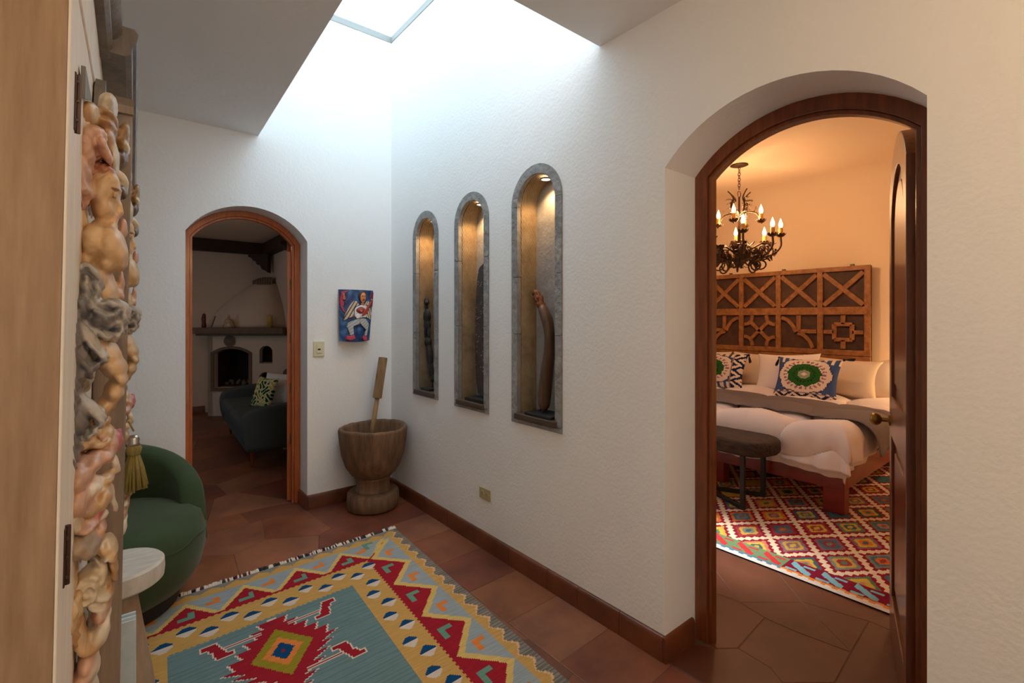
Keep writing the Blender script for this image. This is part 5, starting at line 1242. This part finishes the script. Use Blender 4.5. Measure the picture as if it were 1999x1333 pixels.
# leaves round the body
b = bmesh.new()
for k in range(9):
    a = k*2.4; dr = Vector((math.cos(a), math.sin(a), 0)); leaf_mesh(C0+dr*.04+Vector((0, 0, 1.99+.028*(k % 8))), dr*.5+Vector((0, 0, .9)), dr, .09+.02*(k % 3), .026, .8, b)
obj('body_leaves', solid(b), 'iron', t_)
b = bmesh.new()
for k in range(5):
    a = k*1.26; dr = Vector((math.cos(a), math.sin(a), 0)); leaf_mesh(C0+dr*.03+Vector((0, 0, 1.99)), dr*.4-Vector((0, 0, .9)), dr, .06, .02, .7, b)
obj('bottom_leaves', solid(b), 'iron', t_)
def candle_arm(a, R_, zb, z_cup, upper=False, lab=None):
    dr = Vector((math.cos(a), math.sin(a), 0)); V = Vector((0, 0, 1)); sd = Vector((-dr.y, dr.x, 0))
    if not upper: pts = [C0+dr*.03+V*2.02, C0+dr*(R_*.30)+V*(zb+.035), C0+dr*(R_*.55)+V*(zb+.02), C0+dr*(R_*.82)+V*(zb+.045), C0+dr*R_+V*(zb+.12), C0+dr*R_+V*(z_cup)]
    else: pts = [C0+dr*.01+V*2.46, C0+dr*(R_*.35)+V*2.515, C0+dr*(R_*.8)+V*2.49, C0+dr*R_+V*(2.40), C0+dr*(R_*1.03)+V*(z_cup-.02), C0+dr*R_+V*z_cup]
    b = tube(spline(pts, 6), .010 if not upper else .008, 7)
    if not upper:       # lower scroll
        q0 = C0+dr*(R_*.62)+V*(zb+.03); sp_ = [q0]
        for k in range(16): t = k/15; aa = PI*.1+t*2*PI*1.15; rr = .085*(1-.62*t); sp_.append(q0+V*(-.075)-dr*.03+dr*rr*math.cos(aa)+V*rr*math.sin(aa))
        tube(sp_, [.0085]*2+[.008]*(len(sp_)-2), 6, b)
        q0 = C0+dr*(R_*.72)+V*(zb+.10); sp_ = [C0+dr*(R_*.5)+V*(zb+.03)]
        for k in range(12): t = k/11; aa = -PI*.5+t*2*PI*.95; rr = .045*(1-.55*t); sp_.append(q0+dr*rr*math.cos(aa)*-1+V*rr*math.sin(aa))
        tube(sp_, .0065, 6, b)
    arm_ = obj('arm', b, 'iron', t_, smooth=True)
    b = bmesh.new()
    if not upper:
        for s_, l_ in ((.35, .11), (.5, .09), (.66, .10), (.85, .07)): obj('leaf', solid(leaf_mesh(C0+dr*R_*s_+V*(zb+.025), dr*.8+V*(.7 if s_ > .4 else -.6)+sd*.35*(1 if s_ > .5 else -1), V, l_*1.2, .034, .8)), 'iron', arm_)
    else: obj('leaf', solid(leaf_mesh(C0+dr*R_*.6+V*2.5, dr+V*.3, V, .08, .024, .8)), 'iron', arm_)
    pc = C0+dr*R_+V*z_cup; b = bmesh.new()
    for k in range(9): aa = k*2*PI/9; d2_ = Vector((math.cos(aa), math.sin(aa), 0)); leaf_mesh(pc+V*-.012, d2_*1.0-V*.1, V, .064, .022, .75, b)
    me = solid(b); cu = obj('candle_cup', me, 'iron', arm_)
    obj('candle', lathe([(0, -.012), (.018, -.012), (.021, .0), (.0195, .03), (.0205, .06), (.018, .078), (0, .078)], 14, pc), 'candle', arm_, smooth=True)
    obj('bulb', lathe([(.008, .076), (.014, .084), (.0195, .100), (.018, .118), (.011, .140), (.005, .158), (0, .172)], 14, pc), 'bulb', arm_, smooth=True)
def deco_scroll(a, R_, z0):
    dr = Vector((math.cos(a), math.sin(a), 0)); V = Vector((0, 0, 1)); sd = Vector((-dr.y, dr.x, 0))
    pts = [C0+dr*.03+V*2.10]
    for k in range(20):
        t = k/19; aa = PI*.55-t*2*PI*1.35; rr = .095*(1-.68*t); pts.append(C0+dr*(R_-.02)+V*z0+dr*rr*math.cos(aa)+V*rr*math.sin(aa))
    q = obj('scroll', tube(pts, [.009]+[.0085-.003*k/19 for k in range(20)], 6), 'iron', t_, smooth=True)
    b = bmesh.new()
    for k in (2, 6, 10): obj('leaf', solid(leaf_mesh(pts[k], (pts[k+1]-pts[k]).normalized()+sd*.7*(1 if k != 6 else -1), dr+V*.4, .10, .034, .8)), 'iron', q)
    obj('leaf', solid(leaf_mesh(C0+dr*.05+V*2.12, dr+V*.55, V, .15, .04, 1.0)), 'iron', q)
base_a = math.radians(-39.1)     # direction to the right as seen from the hall
for k in range(8): candle_arm(base_a+2*PI*k/8-.35, .37, 2.02 if k % 2 else 2.04, 2.235+(.0 if k % 2 else .03))
for k in range(6): deco_scroll(base_a+2*PI*(k+.5)/6, .17+.07*(k % 2), 2.065+.02*(k % 3))
for k in range(4): candle_arm(base_a+2*PI*k/4+PI/4+.1, .20, 0, 2.405, True)
for k in range(4):
    a = base_a+k*PI/2+.15; dr = Vector((math.cos(a), math.sin(a), 0)); V = Vector((0, 0, 1))
    b = tube(spline([C0+dr*.01+V*2.50, C0+dr*.07+V*2.53, C0+dr*.085+V*2.60, C0+dr*.06+V*2.655, C0+dr*.09+V*2.70, C0+dr*.125+V*2.73], 5), [.006+.004*math.sin(PI*min(1, i/20)) for i in range(26)], 6)
    h = obj('top_scroll', b, 'iron', t_, smooth=True); b = bmesh.new()
    for q in range(5): obj('leaf', solid(leaf_mesh(C0+dr*(.03+.01*q)+V*(2.47+.042*q), dr*.6+V*.6, dr, .085, .032, .8)), 'iron', h)
# a soft share of the bulbs' light, placed among them
light('chandelier_glow', 'POINT', (cx, cy, 2.47), 60, (1, .58, .30), .12)
